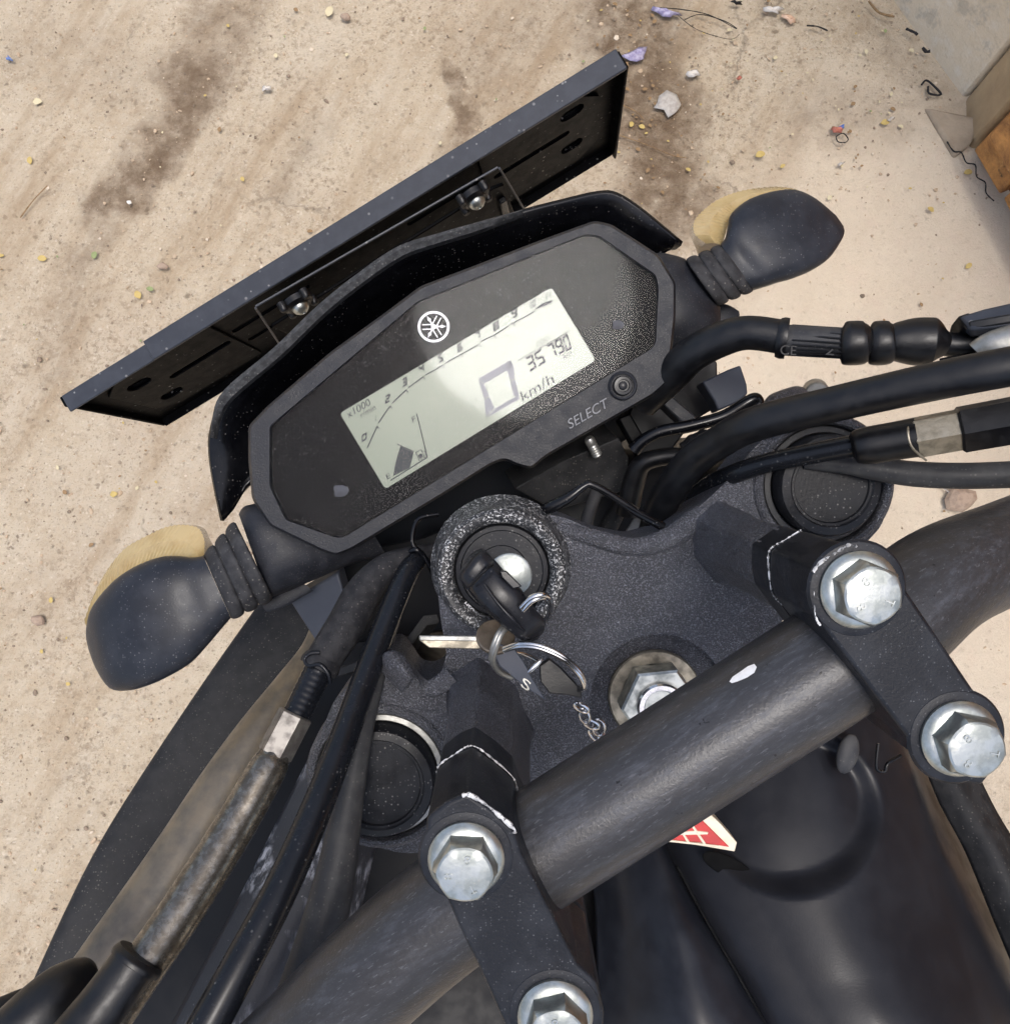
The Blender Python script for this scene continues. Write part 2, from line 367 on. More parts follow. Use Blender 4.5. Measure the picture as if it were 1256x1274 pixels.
def ground_mat():
    m = NT('dusty stained concrete')
    flat = m.n.new('ShaderNodeVectorMath'); flat.operation = 'MULTIPLY'; m.link(m.co, flat.inputs[0]); flat.inputs[1].default_value = (1, 1, 0)
    nz = m.n.new('ShaderNodeTexNoise'); nz.inputs['Scale'].default_value = 9; nz.inputs['Detail'].default_value = 8; nz.inputs['Roughness'].default_value = .65; m.link(flat.outputs[0], nz.inputs['Vector'])
    off = m.n.new('ShaderNodeVectorMath'); off.operation = 'MULTIPLY_ADD'; m.link(nz.outputs['Color'], off.inputs[0]); off.inputs[1].default_value = (.16, .16, 0)
    sh = m.n.new('ShaderNodeVectorMath'); sh.operation = 'ADD'; m.link(flat.outputs[0], sh.inputs[0]); sh.inputs[1].default_value = (-.08, -.08, 0)
    m.link(sh.outputs[0], off.inputs[2]); P = off.outputs[0]
    big = m.ramp(m.noise(2.3, 5, .6), .35, .68); mid = m.ramp(m.noise(11, 6, .65), .38, .66); fine = m.ramp(m.noise(70, 6, .7), .36, .68); grit = m.noise(330, 4, .7)
    c = m.mix(big, (0.554, 0.450, 0.319), (0.599, 0.504, 0.375))
    c = m.mix(m.math('MULTIPLY', mid, .7), c, (0.479, 0.376, 0.255))
    c = m.mix(m.math('MULTIPLY', fine, .6), c, (0.628, 0.551, 0.430))
    c = m.mix(m.math('MULTIPLY', m.ramp(m.noise(45, 7, .75), .54, .64), .4), c, (0.345, 0.263, 0.180))
    c = m.mix(m.math('MULTIPLY', m.ramp(grit, .60, .70), .45), c, (0.254, 0.194, 0.135))
    c = m.mix(m.math('MULTIPLY', m.ramp(m.noise(140, 3, .6), .66, .72), .5), c, (0.202, 0.155, 0.111))
    pinkk = m.math('MULTIPLY', m.ramp(m.noise(1.6, 3, .5), .5, .7), .18); c = m.mix(pinkk, c, (0.374, 0.287, 0.235))
    spk = m.math('MULTIPLY', m.ramp(m.noise(190, 3, .6), .63, .68), m.ramp(m.noise(6, 4, .6), .36, .6, .15, .8)); c = m.mix(spk, c, (0.254, 0.198, 0.144))
    wv = m.n.new('ShaderNodeVectorMath'); wv.operation = 'MULTIPLY_ADD'; m.link(nz.outputs['Color'], wv.inputs[0]); wv.inputs[1].default_value = (.05, .05, 0); m.link(flat.outputs[0], wv.inputs[2]); W = wv.outputs[0]
    dn = m.ramp(m.noise(5, 5, .65), .34, .62, .25, 1)
    c = m.mix(m.math('MULTIPLY', m.math('MULTIPLY', m.specks(230, .55, .35, W), dn), .55), c, (0.295, 0.230, 0.158))
    c = m.mix(m.math('MULTIPLY', m.math('MULTIPLY', m.specks(120, .5, .22, W), dn), .65), c, (0.217, 0.163, 0.110))
    c = m.mix(m.math('MULTIPLY', m.specks(160, .5, .22, W), .55), c, (0.729, 0.643, 0.514))
    c = m.mix(m.math('MULTIPLY', m.math('MULTIPLY', m.specks(48, .34, .10, W), dn), .75), c, (0.158, 0.117, 0.079))
    # dirt dragged along the wheel tracks
    mp = m.n.new('ShaderNodeMapping'); mp.vector_type = 'TEXTURE'; mp.inputs['Rotation'].default_value = (0, 0, math.radians(62)); mp.inputs['Scale'].default_value = (4.2, 1, 1); m.link(flat.outputs[0], mp.inputs[0])
    c = m.mix(m.math('MULTIPLY', m.ramp(m.noise(7, 7, .7, mp.outputs[0]), .50, .64), .8), c, (0.404, 0.302, 0.195))
    c = m.mix(m.math('MULTIPLY', m.ramp(m.noise(9, 6, .7, mp.outputs[0]), .34, .46, 1, 0), .45), c, (0.644, 0.566, 0.447))
    # crumbled patches
    cr_ = m.math('MULTIPLY', m.ramp(m.noise(90, 5, .75), .50, .60), m.ramp(m.noise(3.5, 4, .6), .46, .60)); c = m.mix(m.math('MULTIPLY', cr_, .5), c, (0.299, 0.224, 0.148))
    # smooth trowelled slab towards the gate
    a, b = g(1256, 620), g(800, 640)
    sl = m.math('MAXIMUM', seg_mask(m, P, g(1150, 280), g(900, 700), .16, .22), seg_mask(m, P, g(1200, 330), g(1250, 800), .12, .2))
    slab = m.mix(m.ramp(m.noise(4, 5, .6), .35, .7), (0.614, 0.527, 0.407), (0.569, 0.496, 0.391))
    slab = m.mix(m.math('MULTIPLY', m.ramp(m.noise(30, 6, .7), .5, .7), .3), slab, (0.599, 0.465, 0.383))
    c = m.mix(m.math('MULTIPLY', sl, .75), c, slab)
    # stains
    wet = (.175, .12, .075)
    S = [((285, 5), (240, 105), .035, .06, .55), ((245, 95), (150, 250), .012, .05, .8), ((215, 170), (175, 215), .012, .03, .75), ((125, 250), (160, 248), .008, .04, .65), ((120, 290), (85, 335), .004, .04, .5),
         ((560, 85), (578, 150), .010, .015, .75), ((578, 150), (560, 190), .004, .03, .45), ((780, 0), (800, 130), .05, .08, .92), ((805, 130), (830, 240), .035, .08, .85), ((800, 225), (850, 255), .03, .05, .5), ((820, 190), (860, 210), .01, .03, .5), ((385, 160), (345, 240), .002, .05, .35), ((650, 20), (600, 80), .02, .1, .25), ((90, 380), (60, 450), .01, .06, .25), ((1010, 145), (1110, 150), .02, .06, .35), ((40, 60), (200, 110), .03, .1, .22), ((1080, 20), (1190, 140), .012, .05, .3)]
    brk = m.ramp(m.noise(26, 5, .7), .3, .62, .25, 1)
    for p, q, w, sf, st in S:
        k = m.math('MULTIPLY', seg_mask(m, P, g(*p), g(*q), w, sf), brk)
        c = m.mix(m.math('MULTIPLY', k, min(1, st * 1.15)), c, wet)
    # hair cracks
    vo = m.n.new('ShaderNodeTexVoronoi'); vo.feature = 'DISTANCE_TO_EDGE'; vo.inputs['Scale'].default_value = 2.1; m.link(P, vo.inputs['Vector'])
    cr = m.math('MULTIPLY', m.ramp(vo.outputs['Distance'], .0, .010, 1, 0), m.ramp(m.noise(3, 3), .52, .6)); c = m.mix(m.math('MULTIPLY', cr, .5), c, (0.120, 0.093, 0.071))
    rel = m.math('ADD', m.math('MULTIPLY', m.noise(34, 9, .72), 1.4), m.math('MULTIPLY', grit, .3))
    rel = m.math('ADD', rel, m.math('MULTIPLY', m.specks(120, .5, .22, W), .25))
    rel = m.math('MULTIPLY', rel, m.ramp(sl, 0, 1, 1, .35))
    return m.set(col=c, rough=.88, spec=.25, normal=m.bump(rel, .8, .012))
def ground():
    from mathutils import noise as mn
    xs = [-60, -20, -6, -2.6] + [-1.6 + i * .02 for i in range(161)] + [2.6, 6, 20, 60]
    ys = [-60, -20, -6, -2.6] + [-1.4 + i * .02 for i in range(161)] + [2.8, 6, 20, 60]
    v = []
    for y in ys:
        for x in xs:
            z = 0
            if abs(x) < 2 and abs(y) < 2.2: z = .006 * mn.noise(Vector((x * 4, y * 4, 0))) + .003 * mn.noise(Vector((x * 17, y * 17, 3))) - .006
            v.append((x, y, z))
    n = len(xs)
    f = [(j * n + i, j * n + i + 1, (j + 1) * n + i + 1, (j + 1) * n + i) for j in range(len(ys) - 1) for i in range(n - 1)]
    me = bpy.data.meshes.new('ground'); me.from_pydata(v, [], f); me.shade_smooth(); me.materials.append(ground_mat())
    o = bpy.data.objects.new('ground', me); col.objects.link(o)
    tag(o, 'dusty beige concrete yard with dark oily stains and grit', None, None, 'structure')
ground()

# ------------------------------------------------------------------ wall, gate and step at the yard's edge
def wall_mat():
    m = NT('weathered cement render')
    c = m.mix(m.ramp(m.noise(5, 6, .65), .35, .68), (.72, .62, .47), (.60, .51, .38))
    c = m.mix(m.math('MULTIPLY', m.ramp(m.noise(40, 6, .7), .5, .68), .5), c, (.76, .71, .62))
    c = m.mix(m.math('MULTIPLY', m.ramp(m.noise(12, 5, .7), .56, .64), .5), c, (.34, .31, .26))
    return m.set(col=c, rough=.9, normal=m.bump(m.noise(50, 8, .7), .6, .01))
def post_mat():
    m = NT('mud brown plaster')
    c = m.mix(m.ramp(m.noise(9, 6, .65), .35, .68), (.42, .31, .18), (.30, .21, .12))
    return m.set(col=c, rough=.9, normal=m.bump(m.noise(60, 8, .7), .5, .008))
def rust_mat():
    m = NT('rusty brown boards')
    k = m.ramp(m.noise(14, 7, .7, dist=.6), .38, .62); c = m.mix(k, (.60, .29, .085), (.22, .095, .03))
    c = m.mix(m.ramp(m.noise(45, 6, .7), .58, .66), c, (.50, .26, .09)); c = m.mix(m.ramp(m.noise(20, 5, .7), .60, .68), c, (.03, .02, .012))
    return m.set(col=c, rough=.75, normal=m.bump(m.noise(40, 8, .7), .7, .012))
M['wall'] = wall_mat(); M['post'] = post_mat(); M['rust'] = rust_mat()
Z = Vector((0, 0, 1))
def slab_between(name, a, b, thick, z0, z1, mat, parent=None, jitter=0, nx=1, nz=1):
    d = (b - a).normalized(); side = Z.cross(d).normalized() * thick      # side: away from the yard
    v, f = prism_data([a + Z * z0, b + Z * z0, b + side + Z * z0, a + side + Z * z0], Z * (z1 - z0))
    return build(name, v, f, mat, parent, 35)
w0, w1 = g(1085, -50), g(1201, 119)
wd = (w1 - w0).normalized()
o = slab_between('wall', w0 - wd * 2.2, w1, .18, -.05, 2.3, M['wall']); bevel(o, .006)
tag(o, 'weathered grey cement wall along the yard edge at top right', 'wall')
p0, p1 = g(1203, 119), g(1206, 183)
o = slab_between('gate_post', p0, p1, .2, -.05, 2.2, M['post']); bevel(o, .008)
tag(o, 'mud brown plastered gate post between grey wall and rusty gate', 'gate post')
g0, g1 = g(1200, 194), g(1254, 298)
gd = (g1 - g0).normalized(); gs = Z.cross(gd).normalized()
gate = empty('gate', g0, 'rusty brown boarded gate at the right edge of the yard', 'gate')
slab_between('backing_sheet', g0 + gs * .03, g0 + gd * 1.2 + gs * .03, .02, .015, 1.9, M['rust'], gate)
for i in range(12):
    a = g0 + gd * (.1 * i + .004 + random.uniform(-.003, .003)); b = g0 + gd * (.1 * (i + 1) - .006)
    bevel(slab_between('board', a + gs * random.uniform(0, .008), b + gs * random.uniform(0, .008), .028, .02 + random.uniform(0, .015), 1.88, M['rust'], gate), .004)
for z in (.10, .9):
    bevel(slab_between('rail', g0 - gs * .03 + gd * .02, g0 + gd * 1.19 - gs * .03, .027, z, z + .07, M['rust'], gate), .004)
def step_block():
    P = [(1150, 133), (1214, 152), (1204, 183), (1187, 196)]
    b = [g(*p) for p in P]; t = [g(*p) for p in [(1146, 129), (1219, 150), (1208, 181), (1186, 192)]]
    mb = MB(); hz = [.003, .014, .016, .004]
    v = [p + Z * -.02 for p in b] + [p + Z * hh for p, hh in zip(b, hz)]
    mb.add(v, [(0, 1, 2, 3), (4, 5, 6, 7)] + [(i, (i + 1) % 4, (i + 1) % 4 + 4, i + 4) for i in range(4)])
    o = mb.build('step_block', pm('dirty cement step', (.33, .265, .19), (.26, .205, .145), .9, ns=14, bump=.5, bs=60, bd=.008)); bevel(o, .006)
    tag(o, 'low grey cement wedge at the foot of the brown gate post', 'step')
step_block()

# ------------------------------------------------------------------ the motorcycle
bike = empty('motorcycle', g(760, 780), 'black motorcycle seen from the saddle, handlebar, key and instrument panel', 'motorcycle')
VIEWN = None
# ---- instrument panel
pc = at(571, 480, .306); pn = (-cv(.0, -.06, 1)).normalized()
pn = ((CAM - pc).normalized() * .55 + (-cv(.02, .02, 1)).normalized() * .45).normalized()
def ip(x, y, lift=0.): return on_plane(x, y, pc + pn * lift, pn)
bez = kk(A5, (20, 605), (75, 548), (250, 398), (400, 290), (500, 215), (650, 158), (820, 92), (985, 32), (1032, 42), (1165, 128), (1212, 205), (1212, 300), (1192, 482), (1150, 520), (850, 692), (810, 726), (770, 716), (735, 700), (700, 712), (560, 800), (310, 950), (265, 968), (225, 955), (80, 885), (30, 810), (20, 700))
lens = kk(A5, (75, 605), (490, 255), (960, 66), (1000, 70), (1160, 180), (1168, 215), (1160, 370), (1150, 387), (285, 918), (262, 920), (120, 870), (75, 775))
panel = empty('instrument_panel', pc - pn * .03, 'instrument panel', None); panel.parent = bike; panel.location = WLOC[panel.name] - WLOC[bike.name]
del panel['label']
bz = rounded(bez, 6, 3); lz = rounded(lens, 5, 3)
def scale2(pts, k):
    cx = sum(p[0] for p in pts) / len(pts); cy = sum(p[1] for p in pts) / len(pts)
    return [(cx + (x - cx) * k, cy + (y - cy) * k) for x, y in pts]
def offset2(pts, d):              # inset of an outline, pixels
    out = []; N = len(pts)
    area = sum(pts[i][0] * pts[(i + 1) % N][1] - pts[(i + 1) % N][0] * pts[i][1] for i in range(N))
    sg = 1 if area > 0 else -1
    for i in range(N):
        p = Vector(pts[i]); a = (p - Vector(pts[i - 1])); b = (Vector(pts[(i + 1) % N]) - p)
        a = a.normalized() if a.length > 1e-6 else b.normalized(); b = b.normalized() if b.length > 1e-6 else a
        t = (a + b); t = t.normalized() if t.length > 1e-6 else a
        nn = Vector((-t.y, t.x)) * sg; q = p + nn * d; out.append((q.x, q.y))
    return out
# bezel: outer skin with rounded edge, down to the back
rings = [[ip(x, y, -.034) for x, y in offset2(bz, 3)], [ip(x, y, -.008) for x, y in bz], [ip(x, y, -.002) for x, y in offset2(bz, .6)], [ip(x, y, 0) for x, y in offset2(bz, 3.)]]
v, f = rings_data(rings, True, True)
bezel = build('bezel', v, f, M['panel'], panel, 50)
cut(bezel, [prism_data([ip(x, y, .002) for x, y in lz], -pn * .008)])
# face plate set 3 mm down with the display window in it, then the clear pane flush with the bezel
lcdq = kk(A6, (45, 625), (990, 62), (1187, 388), (248, 963))
facep = build('face_plate', *prism_data([ip(x, y, -.0035) for x, y in offset2(lz, -.3)], -pn * .0022), M['face'], panel)
lq = rounded(lcdq, 5, 3)
disp = build('display', *prism_data([ip(x, y, -.0031) for x, y in lq], -pn * .0003), M['lcd'], panel)
build('pane', *prism_data([ip(x, y, -.0004) for x, y in offset2(lz, .9)], -pn * .0012), M['pane'], panel)
LZ = -.0029
def flat_poly(name, polys, mat, lift=LZ, K=A6, parent=None, thick=.00012):
    mb = MB()
    for p in polys: mb.add(*prism_data([ip(*K(x, y), lift) for x, y in p], -pn * thick))
    return mb.build(name, mat, parent or panel, 30)
SEG = {'0': 'abcdef', '1': 'bc', '2': 'abged', '3': 'abgcd', '4': 'fgbc', '5': 'afgcd', '6': 'afgedc', '7': 'abc', '8': 'abcdefg', '9': 'abcdfg'}
def seg_polys(ch, t=.2, t2=None):  # unit-box polygons of a seven-segment digit, y up
    t2 = t2 or t * .55; gp = .015
    R = {'a': [(gp, 1), (1 - gp, 1), (1 - t, 1 - t2), (t, 1 - t2)], 'd': [(gp, 0), (t, t2), (1 - t, t2), (1 - gp, 0)],
         'b': [(1, 1 - gp), (1, .5 + gp), (1 - t, .5 + gp + t2 * .4), (1 - t, 1 - t2 - gp)], 'c': [(1, gp), (1 - t, t2 + gp), (1 - t, .5 - gp - t2 * .4), (1, .5 - gp)],
         'f': [(0, 1 - gp), (t, 1 - t2 - gp), (t, .5 + gp + t2 * .4), (0, .5 + gp)], 'e': [(0, gp), (0, .5 - gp), (t, .5 - gp - t2 * .4), (t, t2 + gp)],
         'g': [(t * .5, .5), (t, .5 + t2 * .5), (1 - t, .5 + t2 * .5), (1 - t * .5, .5), (1 - t, .5 - t2 * .5), (t, .5 - t2 * .5)]}
    return [R[k] for k in SEG[ch]]
def digits(name, s, o, xv, yv, mat, t=.22, gap=.28, K=A6, t2=None):  # o: lower-left corner, xv: vector of one digit's width, yv: digit height vector
    polys = []; o = Vector(o); xv = Vector(xv); yv = Vector(yv)
    for i, ch in enumerate(s):
        b = o + xv * i * (1 + gap)
        for p in seg_polys(ch, t, t2): polys.append([tuple(b + xv * a + yv * c) for a, c in p])
    return flat_poly(name, polys, mat, K=K)
def text_data(s):
    cu = bpy.data.curves.new('t', 'FONT'); cu.body = s; ob = bpy.data.objects.new('t', cu); col.objects.link(ob)
    me = bpy.data.meshes.new_from_object(ob.evaluated_get(bpy.context.evaluated_depsgraph_get()))
    bm = bmesh.new(); bm.from_mesh(me); bmesh.ops.remove_doubles(bm, verts=bm.verts, dist=1e-5); bm.to_mesh(me); bm.free()
    v = [(p.co.x, p.co.y) for p in me.vertices]; f = [tuple(p.vertices) for p in me.polygons]
    bpy.data.objects.remove(ob); bpy.data.curves.remove(cu); bpy.data.meshes.remove(me)
    x0 = min(p[0] for p in v); x1 = max(p[0] for p in v); y0 = min(p[1] for p in v); y1 = max(p[1] for p in v)
    return [((a - x0) / (x1 - x0), (b - y0) / (y1 - y0)) for a, b in v], f
def text(name, s, o, xv, yv, mat, lift=LZ, K=A6, parent=None, place=None, raise_by=0):
    v, f = text_data(s); o = Vector(o); xv = Vector(xv); yv = Vector(yv)
    pl = place or (lambda x, y, l: ip(x, y, l))
    top = [pl(*K(*(o + xv * a + yv * b)), lift) for a, b in v]
    if raise_by:
        n = len(top); low = [pl(*K(*(o + xv * a + yv * b)), lift - raise_by) for a, b in v]
        bm_edges = {}
        for q in f:
            for i in range(len(q)):
                e = (q[i], q[(i + 1) % len(q)]); bm_edges[tuple(sorted(e))] = bm_edges.get(tuple(sorted(e)), 0) + 1
        ff = list(f) + [(a, b, b + n, a + n) for (a, b), c in bm_edges.items() if c == 1]
        return build(name, top + low, ff, mat, parent or panel, 30)
    return build(name, top, f, mat, parent or panel, 30)
INK, PALE = M['ink'], M['ink']
UX, UY = Vector((.859, -.512)), Vector((-.30, -.95))     # display directions, crop pixels (letters lean a little)
for ch, (x, y), w, h in [('0', (143, 755), 22, 27), ('1', (196, 668), 10, 25), ('2', (247, 585), 24, 30), ('3', (322, 512), 24, 32), ('4', (397, 450), 24, 32), ('5', (484, 405), 24, 32), ('6', (570, 356), 24, 32), ('7', (648, 306), 24, 32), ('8', (730, 262), 26, 32), ('9', (812, 206), 26, 32)]:
    w *= 1.2; h *= 1.15
    digits('scale_number', ch, (x, y), UX * w, UY * h * .95 + UX * 10, INK, .32, t2=.24)
digits('scale_number', '10', (884, 166), UX * 18, UY * 30 + UX * 10, INK, .3, t2=.2)
digits('scale_number', '11', (958, 124), UX * 14, UY * 28 + UX * 10, INK, .5, t2=.2)
# tachometer line, broken at the numbers
def strip(pts, w):
    P = [Vector(p) for p in pts]; L = []; R = []
    for i, p in enumerate(P):
        t = (P[min(i + 1, len(P) - 1)] - P[max(i - 1, 0)]).normalized(); n = Vector((-t.y, t.x)) * w / 2; L.append(tuple(p + n)); R.append(tuple(p - n))
    return L + R[::-1]
for a in [[(168, 780), (190, 730), (212, 682)], [(218, 668), (243, 630), (270, 592)], [(278, 580), (308, 552), (342, 520)], [(350, 510), (385, 486), (418, 462)], [(428, 453), (465, 434), (505, 410)], [(514, 402), (590, 360), (662, 320)], [(672, 305), (735, 275), (800, 235)], [(806, 228), (870, 195), (915, 170)]]:
    flat_poly('scale_line', [strip(a, 5.5)], INK)
flat_poly('scale_end', [[(915, 160), (950, 132), (998, 118), (990, 132), (950, 150), (920, 160)]], PALE)
for p in [(212, 682), (270, 592), (342, 520), (418, 462), (505, 410), (586, 362), (668, 316), (735, 278), (820, 225)]:
    flat_poly('scale_tick', [strip([p, (p[0] + 8, p[1] + 12)], 5)], INK)
text('multiplier_mark', 'x1000', (83, 648), UX * 118, UY * 32, INK); text('unit_mark', 'r/min', (142, 646), UX * 76, UY * 26, INK)
# fuel gauge
flat_poly('fuel_scale', [strip([(272, 925), (438, 820)], 5), strip([(436, 822), (388, 625)], 5), strip([(300, 762), (376, 795)], 4)], INK)
flat_poly('fuel_bar', [[(284, 905), (290, 862), (302, 815), (316, 772), (374, 798), (366, 838), (357, 868)]], INK)
text('fuel_mark', 'E', (257, 921), UX * 20, UY * 22, INK); text('fuel_mark', 'F', (372, 668), UX * 18, UY * 26, INK)
flat_poly('pump_symbol', [strip([(384, 800), (408, 786), (424, 822), (400, 836), (384, 800)], 4), [(394, 812), (410, 803), (417, 820), (402, 829)], strip([(412, 795), (424, 792), (430, 818), (426, 826)], 3)], INK)
# speed, odometer
flat_poly('speed_digit', [[(664, 470), (806, 387), (822, 415), (690, 492)], [(664, 474), (690, 496), (712, 545), (690, 560)], [(690, 564), (714, 552), (735, 600), (698, 640)], [(700, 645), (738, 603), (838, 545), (848, 560)], [(806, 390), (822, 418), (826, 470), (806, 478), (788, 425)], [(806, 482), (828, 474), (846, 550), (820, 545)]], M['glareink'])
text('speed_unit', 'km/h', (862, 572), UX * 165, UY * 46, M['ink'])
digits('odometer_digit', '35', (890, 442), UX * 40, UY * 66, M['ink'], .24, .18, t2=.16)
digits('odometer_digit', '79', (985, 388), UX * 36, UY * 68, M['ink'], .26, .14, t2=.16)
digits('odometer_digit', '0', (1056, 350), UX * 30, UY * 70, M['ink'], .28, .1, t2=.16)
text('odometer_mark', 'ODO', (926, 330), UX * 66, UY * 22, INK); text('odometer_unit', 'km', (1046, 384), UX * 42, UY * 24, INK)
flat_poly('odometer_line', [strip([(840, 390), (1072, 256)], 3.5)], INK)
# round three-fork emblem
def emblem():
    ec = Vector((464, 238)); polys = []
    n = 40; R0, R1 = 71, 60
    for k in range(n):
        a, b = 2 * math.pi * k / n, 2 * math.pi * (k + 1) / n
        polys.append([(ec.x + R * math.cos(t), ec.y + R * .99 * math.sin(t)) for R, t in ((R0, a), (R0, b), (R1, b), (R1, a))])
    for j in range(3):
        a = math.radians(-2 + 120 * j); d = Vector((math.cos(a), math.sin(a))); q = Vector((-d.y, d.x))
        def L(s, t): return tuple(ec + d * s + q * t)
        polys.append([L(0, -3), L(30, -3), L(34, -7), L(41, -7), L(45, -2.5), L(60, 0), L(45, 2.5), L(41, 7), L(34, 7), L(30, 3), L(0, 3)])
        for sgn in (-1, 1): polys.append([L(4, sgn * 8), L(-50, sgn * 8), L(-50, sgn * 12.5), L(2, sgn * 12.5)])
        polys.append([L(2, -12.5), L(9, -5), L(9, 5), L(2, 12.5), L(3, 6), L(3, -6)])
    mb = MB()
    for i, p in enumerate(polys): mb.add([ip(*A6(x, y), -.0030 + .00001 * (i % 7)) for x, y in p], [tuple(range(len(p)))])
    return mb.build('emblem', M['white'], panel, 30)
emblem()
# select button and lettering
bc = ip(774, 480, 0)
lathe('button_collar', bc, pn, [(.0056, -.004), (.0056, .0006), (.0051, .0013), (.0044, .0010), (.0042, -.003)], M['panel'], panel, 36)
lathe('select_button', bc, pn, [(.0038, -.003), (.0038, .0012), (.0034, .0020), (.0024, .0021), (.0022, .0014), (.0017, .0014), (.0015, .0024), (.0006, .0027), (.0001, .0027)], M['keyblack'], panel, 36)
text('select_lettering', 'SELECT', A5(916, 615), Vector((108, -62)) / 2.243, Vector((-6, -27)) / 2.243, M['relief'], .0010, lambda x, y: (x, y), raise_by=.0013)
# resin blobs stuck on the pane
for (x, y, r) in [(423, 611, 9), (768, 404, 7)]:
    P = [ip(x + math.cos(t) * r * (1 + .25 * math.sin(3 * t + x)), y + math.sin(t) * r * (1 + .2 * math.cos(2 * t)), -.0002) for t in [2 * math.pi * k / 14 for k in range(14)]]
    build('dirt_spot', *prism_data(P, -pn * .0002), pm('grey dirt spot', (.10, .10, .11), (.07, .07, .075), .5), panel)
# housing behind the panel: back shell, headlamp body
hb = offset2(bz, 8)
v, f = rings_data([[ip(x, y, -.030) for x, y in hb], [ip(x, y, -.055) for x, y in offset2(bz, 25)], [ip(x + 4, y + 2, -.085) for x, y in offset2(bz, 45)]])
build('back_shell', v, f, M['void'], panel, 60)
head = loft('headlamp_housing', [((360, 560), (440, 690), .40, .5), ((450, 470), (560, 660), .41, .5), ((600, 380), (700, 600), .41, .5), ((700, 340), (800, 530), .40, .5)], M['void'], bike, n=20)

# ---- visor behind the panel
rim = [(276, 648, .352), (262, 578, .345), (263, 533, .338), (284, 489, .332), (345, 437, .330), (400, 384, .330), (450, 344, .330), (498, 312, .330), (545, 296, .331), (592, 282, .332), (650, 263, .333), (700, 250, .335), (744, 240, .337), (768, 242, .338), (802, 264, .341), (848, 303, .347)]
inn = [(305, 604, .356), (303, 585, .365), (308, 560, .37), (335, 520, .378), (385, 470, .385), (432, 430, .388), (480, 392, .388), (530, 362, .388), (572, 348, .388), (612, 336, .388), (672, 312, .388), (712, 298, .388), (745, 292, .388), (768, 297, .388), (800, 310, .378), (832, 308, .353)]
inn = [inn[0]] + [(x + (571 - x) * .22, y + (480 - y) * .30, d) for x, y, d in inn[1:-1]] + [inn[-1]]
rs, ns_ = spline(rim, 4), spline(inn, 4)
rows = []
for t in (0, .33, .66, 1): rows.append([at(*(a.lerp(b, t))) + cv(0, 0, 1) * .004 * math.sin(math.pi * t) for a, b in zip(rs, ns_)])
v, f = rings_data(rows, closed=False)
vis = build('visor', v, f, M['gloss'], bike, 50)
so = vis.modifiers.new('shell', 'SOLIDIFY'); so.thickness = .0022; so.offset = 0
def ribbon(name, pts, wd, th, mat, parent, per=5):   # flat band following px points; wd is half width in px
    s = spline(pts, per); rings = []
    for i, q in enumerate(s):
        a = s[max(i - 1, 0)]; b = s[min(i + 1, len(s) - 1)]; t = Vector((b.x - a.x, b.y - a.y)).normalized(); n2 = Vector((-t.y, t.x)) * wd * (q[3] if len(q) > 3 else 1)
        p = [at(q.x + n2.x, q.y + n2.y, q.z), at(q.x - n2.x, q.y - n2.y, q.z)]
        e = cv(0, 0, 1) * th; rings.append([p[0], (p[0] + p[1]) / 2 - e * .4, p[1], p[1] + e, p[0] + e])
    return build(name, *rings_data(rings), mat, parent, 40)
ribbon('visor_trim', [(x, y, d - .003, w) for (x, y, d), w in zip([(264, 545, .338), (268, 519, .336)] + rim[3:11], [.3, .6, 1, 1, 1, 1, 1, .9, .8, .4])], 6.5, .004, M['trim'], vis)

# ---- number plate bracket
PD = cv(.083, .011, 1).normalized()
pl, pr = at(78, 493, .41), at(766, 67, .386)
PA = (pr - pl); PL = PA.length; PA = PA.normalized(); PD = (PD - PA * PD.dot(PA)).normalized(); PN = PA.cross(PD).normalized()
if PN.dot(CAM - pl) < 0: PN = -PN
pbr = empty('number_plate_bracket', pl + PA * PL / 2, 'x', None); del pbr['label']; pbr.parent = bike; pbr.location = WLOC[pbr.name] - WLOC[bike.name]
def pp(a, d, n): return pl + PA * a + PD * d + PN * n       # along, down, towards the rider
def pbox(name, a0, a1, d0, d1, n0, n1, mat, parent, bev=.0006):
    v = [pp(a, d, n) for n in (n0, n1) for d in (d0, d1) for a in (a0, a1)]
    o = build(name, v, [(0, 1, 3, 2), (4, 5, 7, 6), (0, 1, 5, 4), (2, 3, 7, 6), (0, 2, 6, 4), (1, 3, 7, 5)], mat, parent)
    return bevel(o, bev) if bev else o
PH, FL = .098, .0095
sheet = pbox('back_sheet', 0, PL, 0, PH, 0, .0015, M['painted'], pbr, 0)
def pslot(a0, a1, d, r, n0=-.01, n1=.02, n=10):
    P = [pp(a1 + math.cos(t) * r, d + math.sin(t) * r, n1) for t in [-math.pi / 2 + math.pi * k / n for k in range(n + 1)]] + [pp(a0 - math.cos(t) * r, d - math.sin(t) * r, n1) for t in [-math.pi / 2 + math.pi * k / n for k in range(n + 1)]]
    return prism_data(P, -PN * (n1 - n0))
slots = [pslot(PL - .028, PL - .024, .024, .005), pslot(PL - .072, PL - .03, .043, .0026), pslot(PL - .028, PL - .024, .062, .005), pslot(PL - .125, PL - .085, .040, .0026), pslot(PL - .125, PL - .085, .062, .0026),
         pslot(.024, .028, .030, .005), pslot(.04, .075, .045, .0026), pslot(.024, .028, .066, .005), pslot(.085, .13, .040, .0026), pslot(.085, .13, .062, .0026)]
cut(sheet, slots)
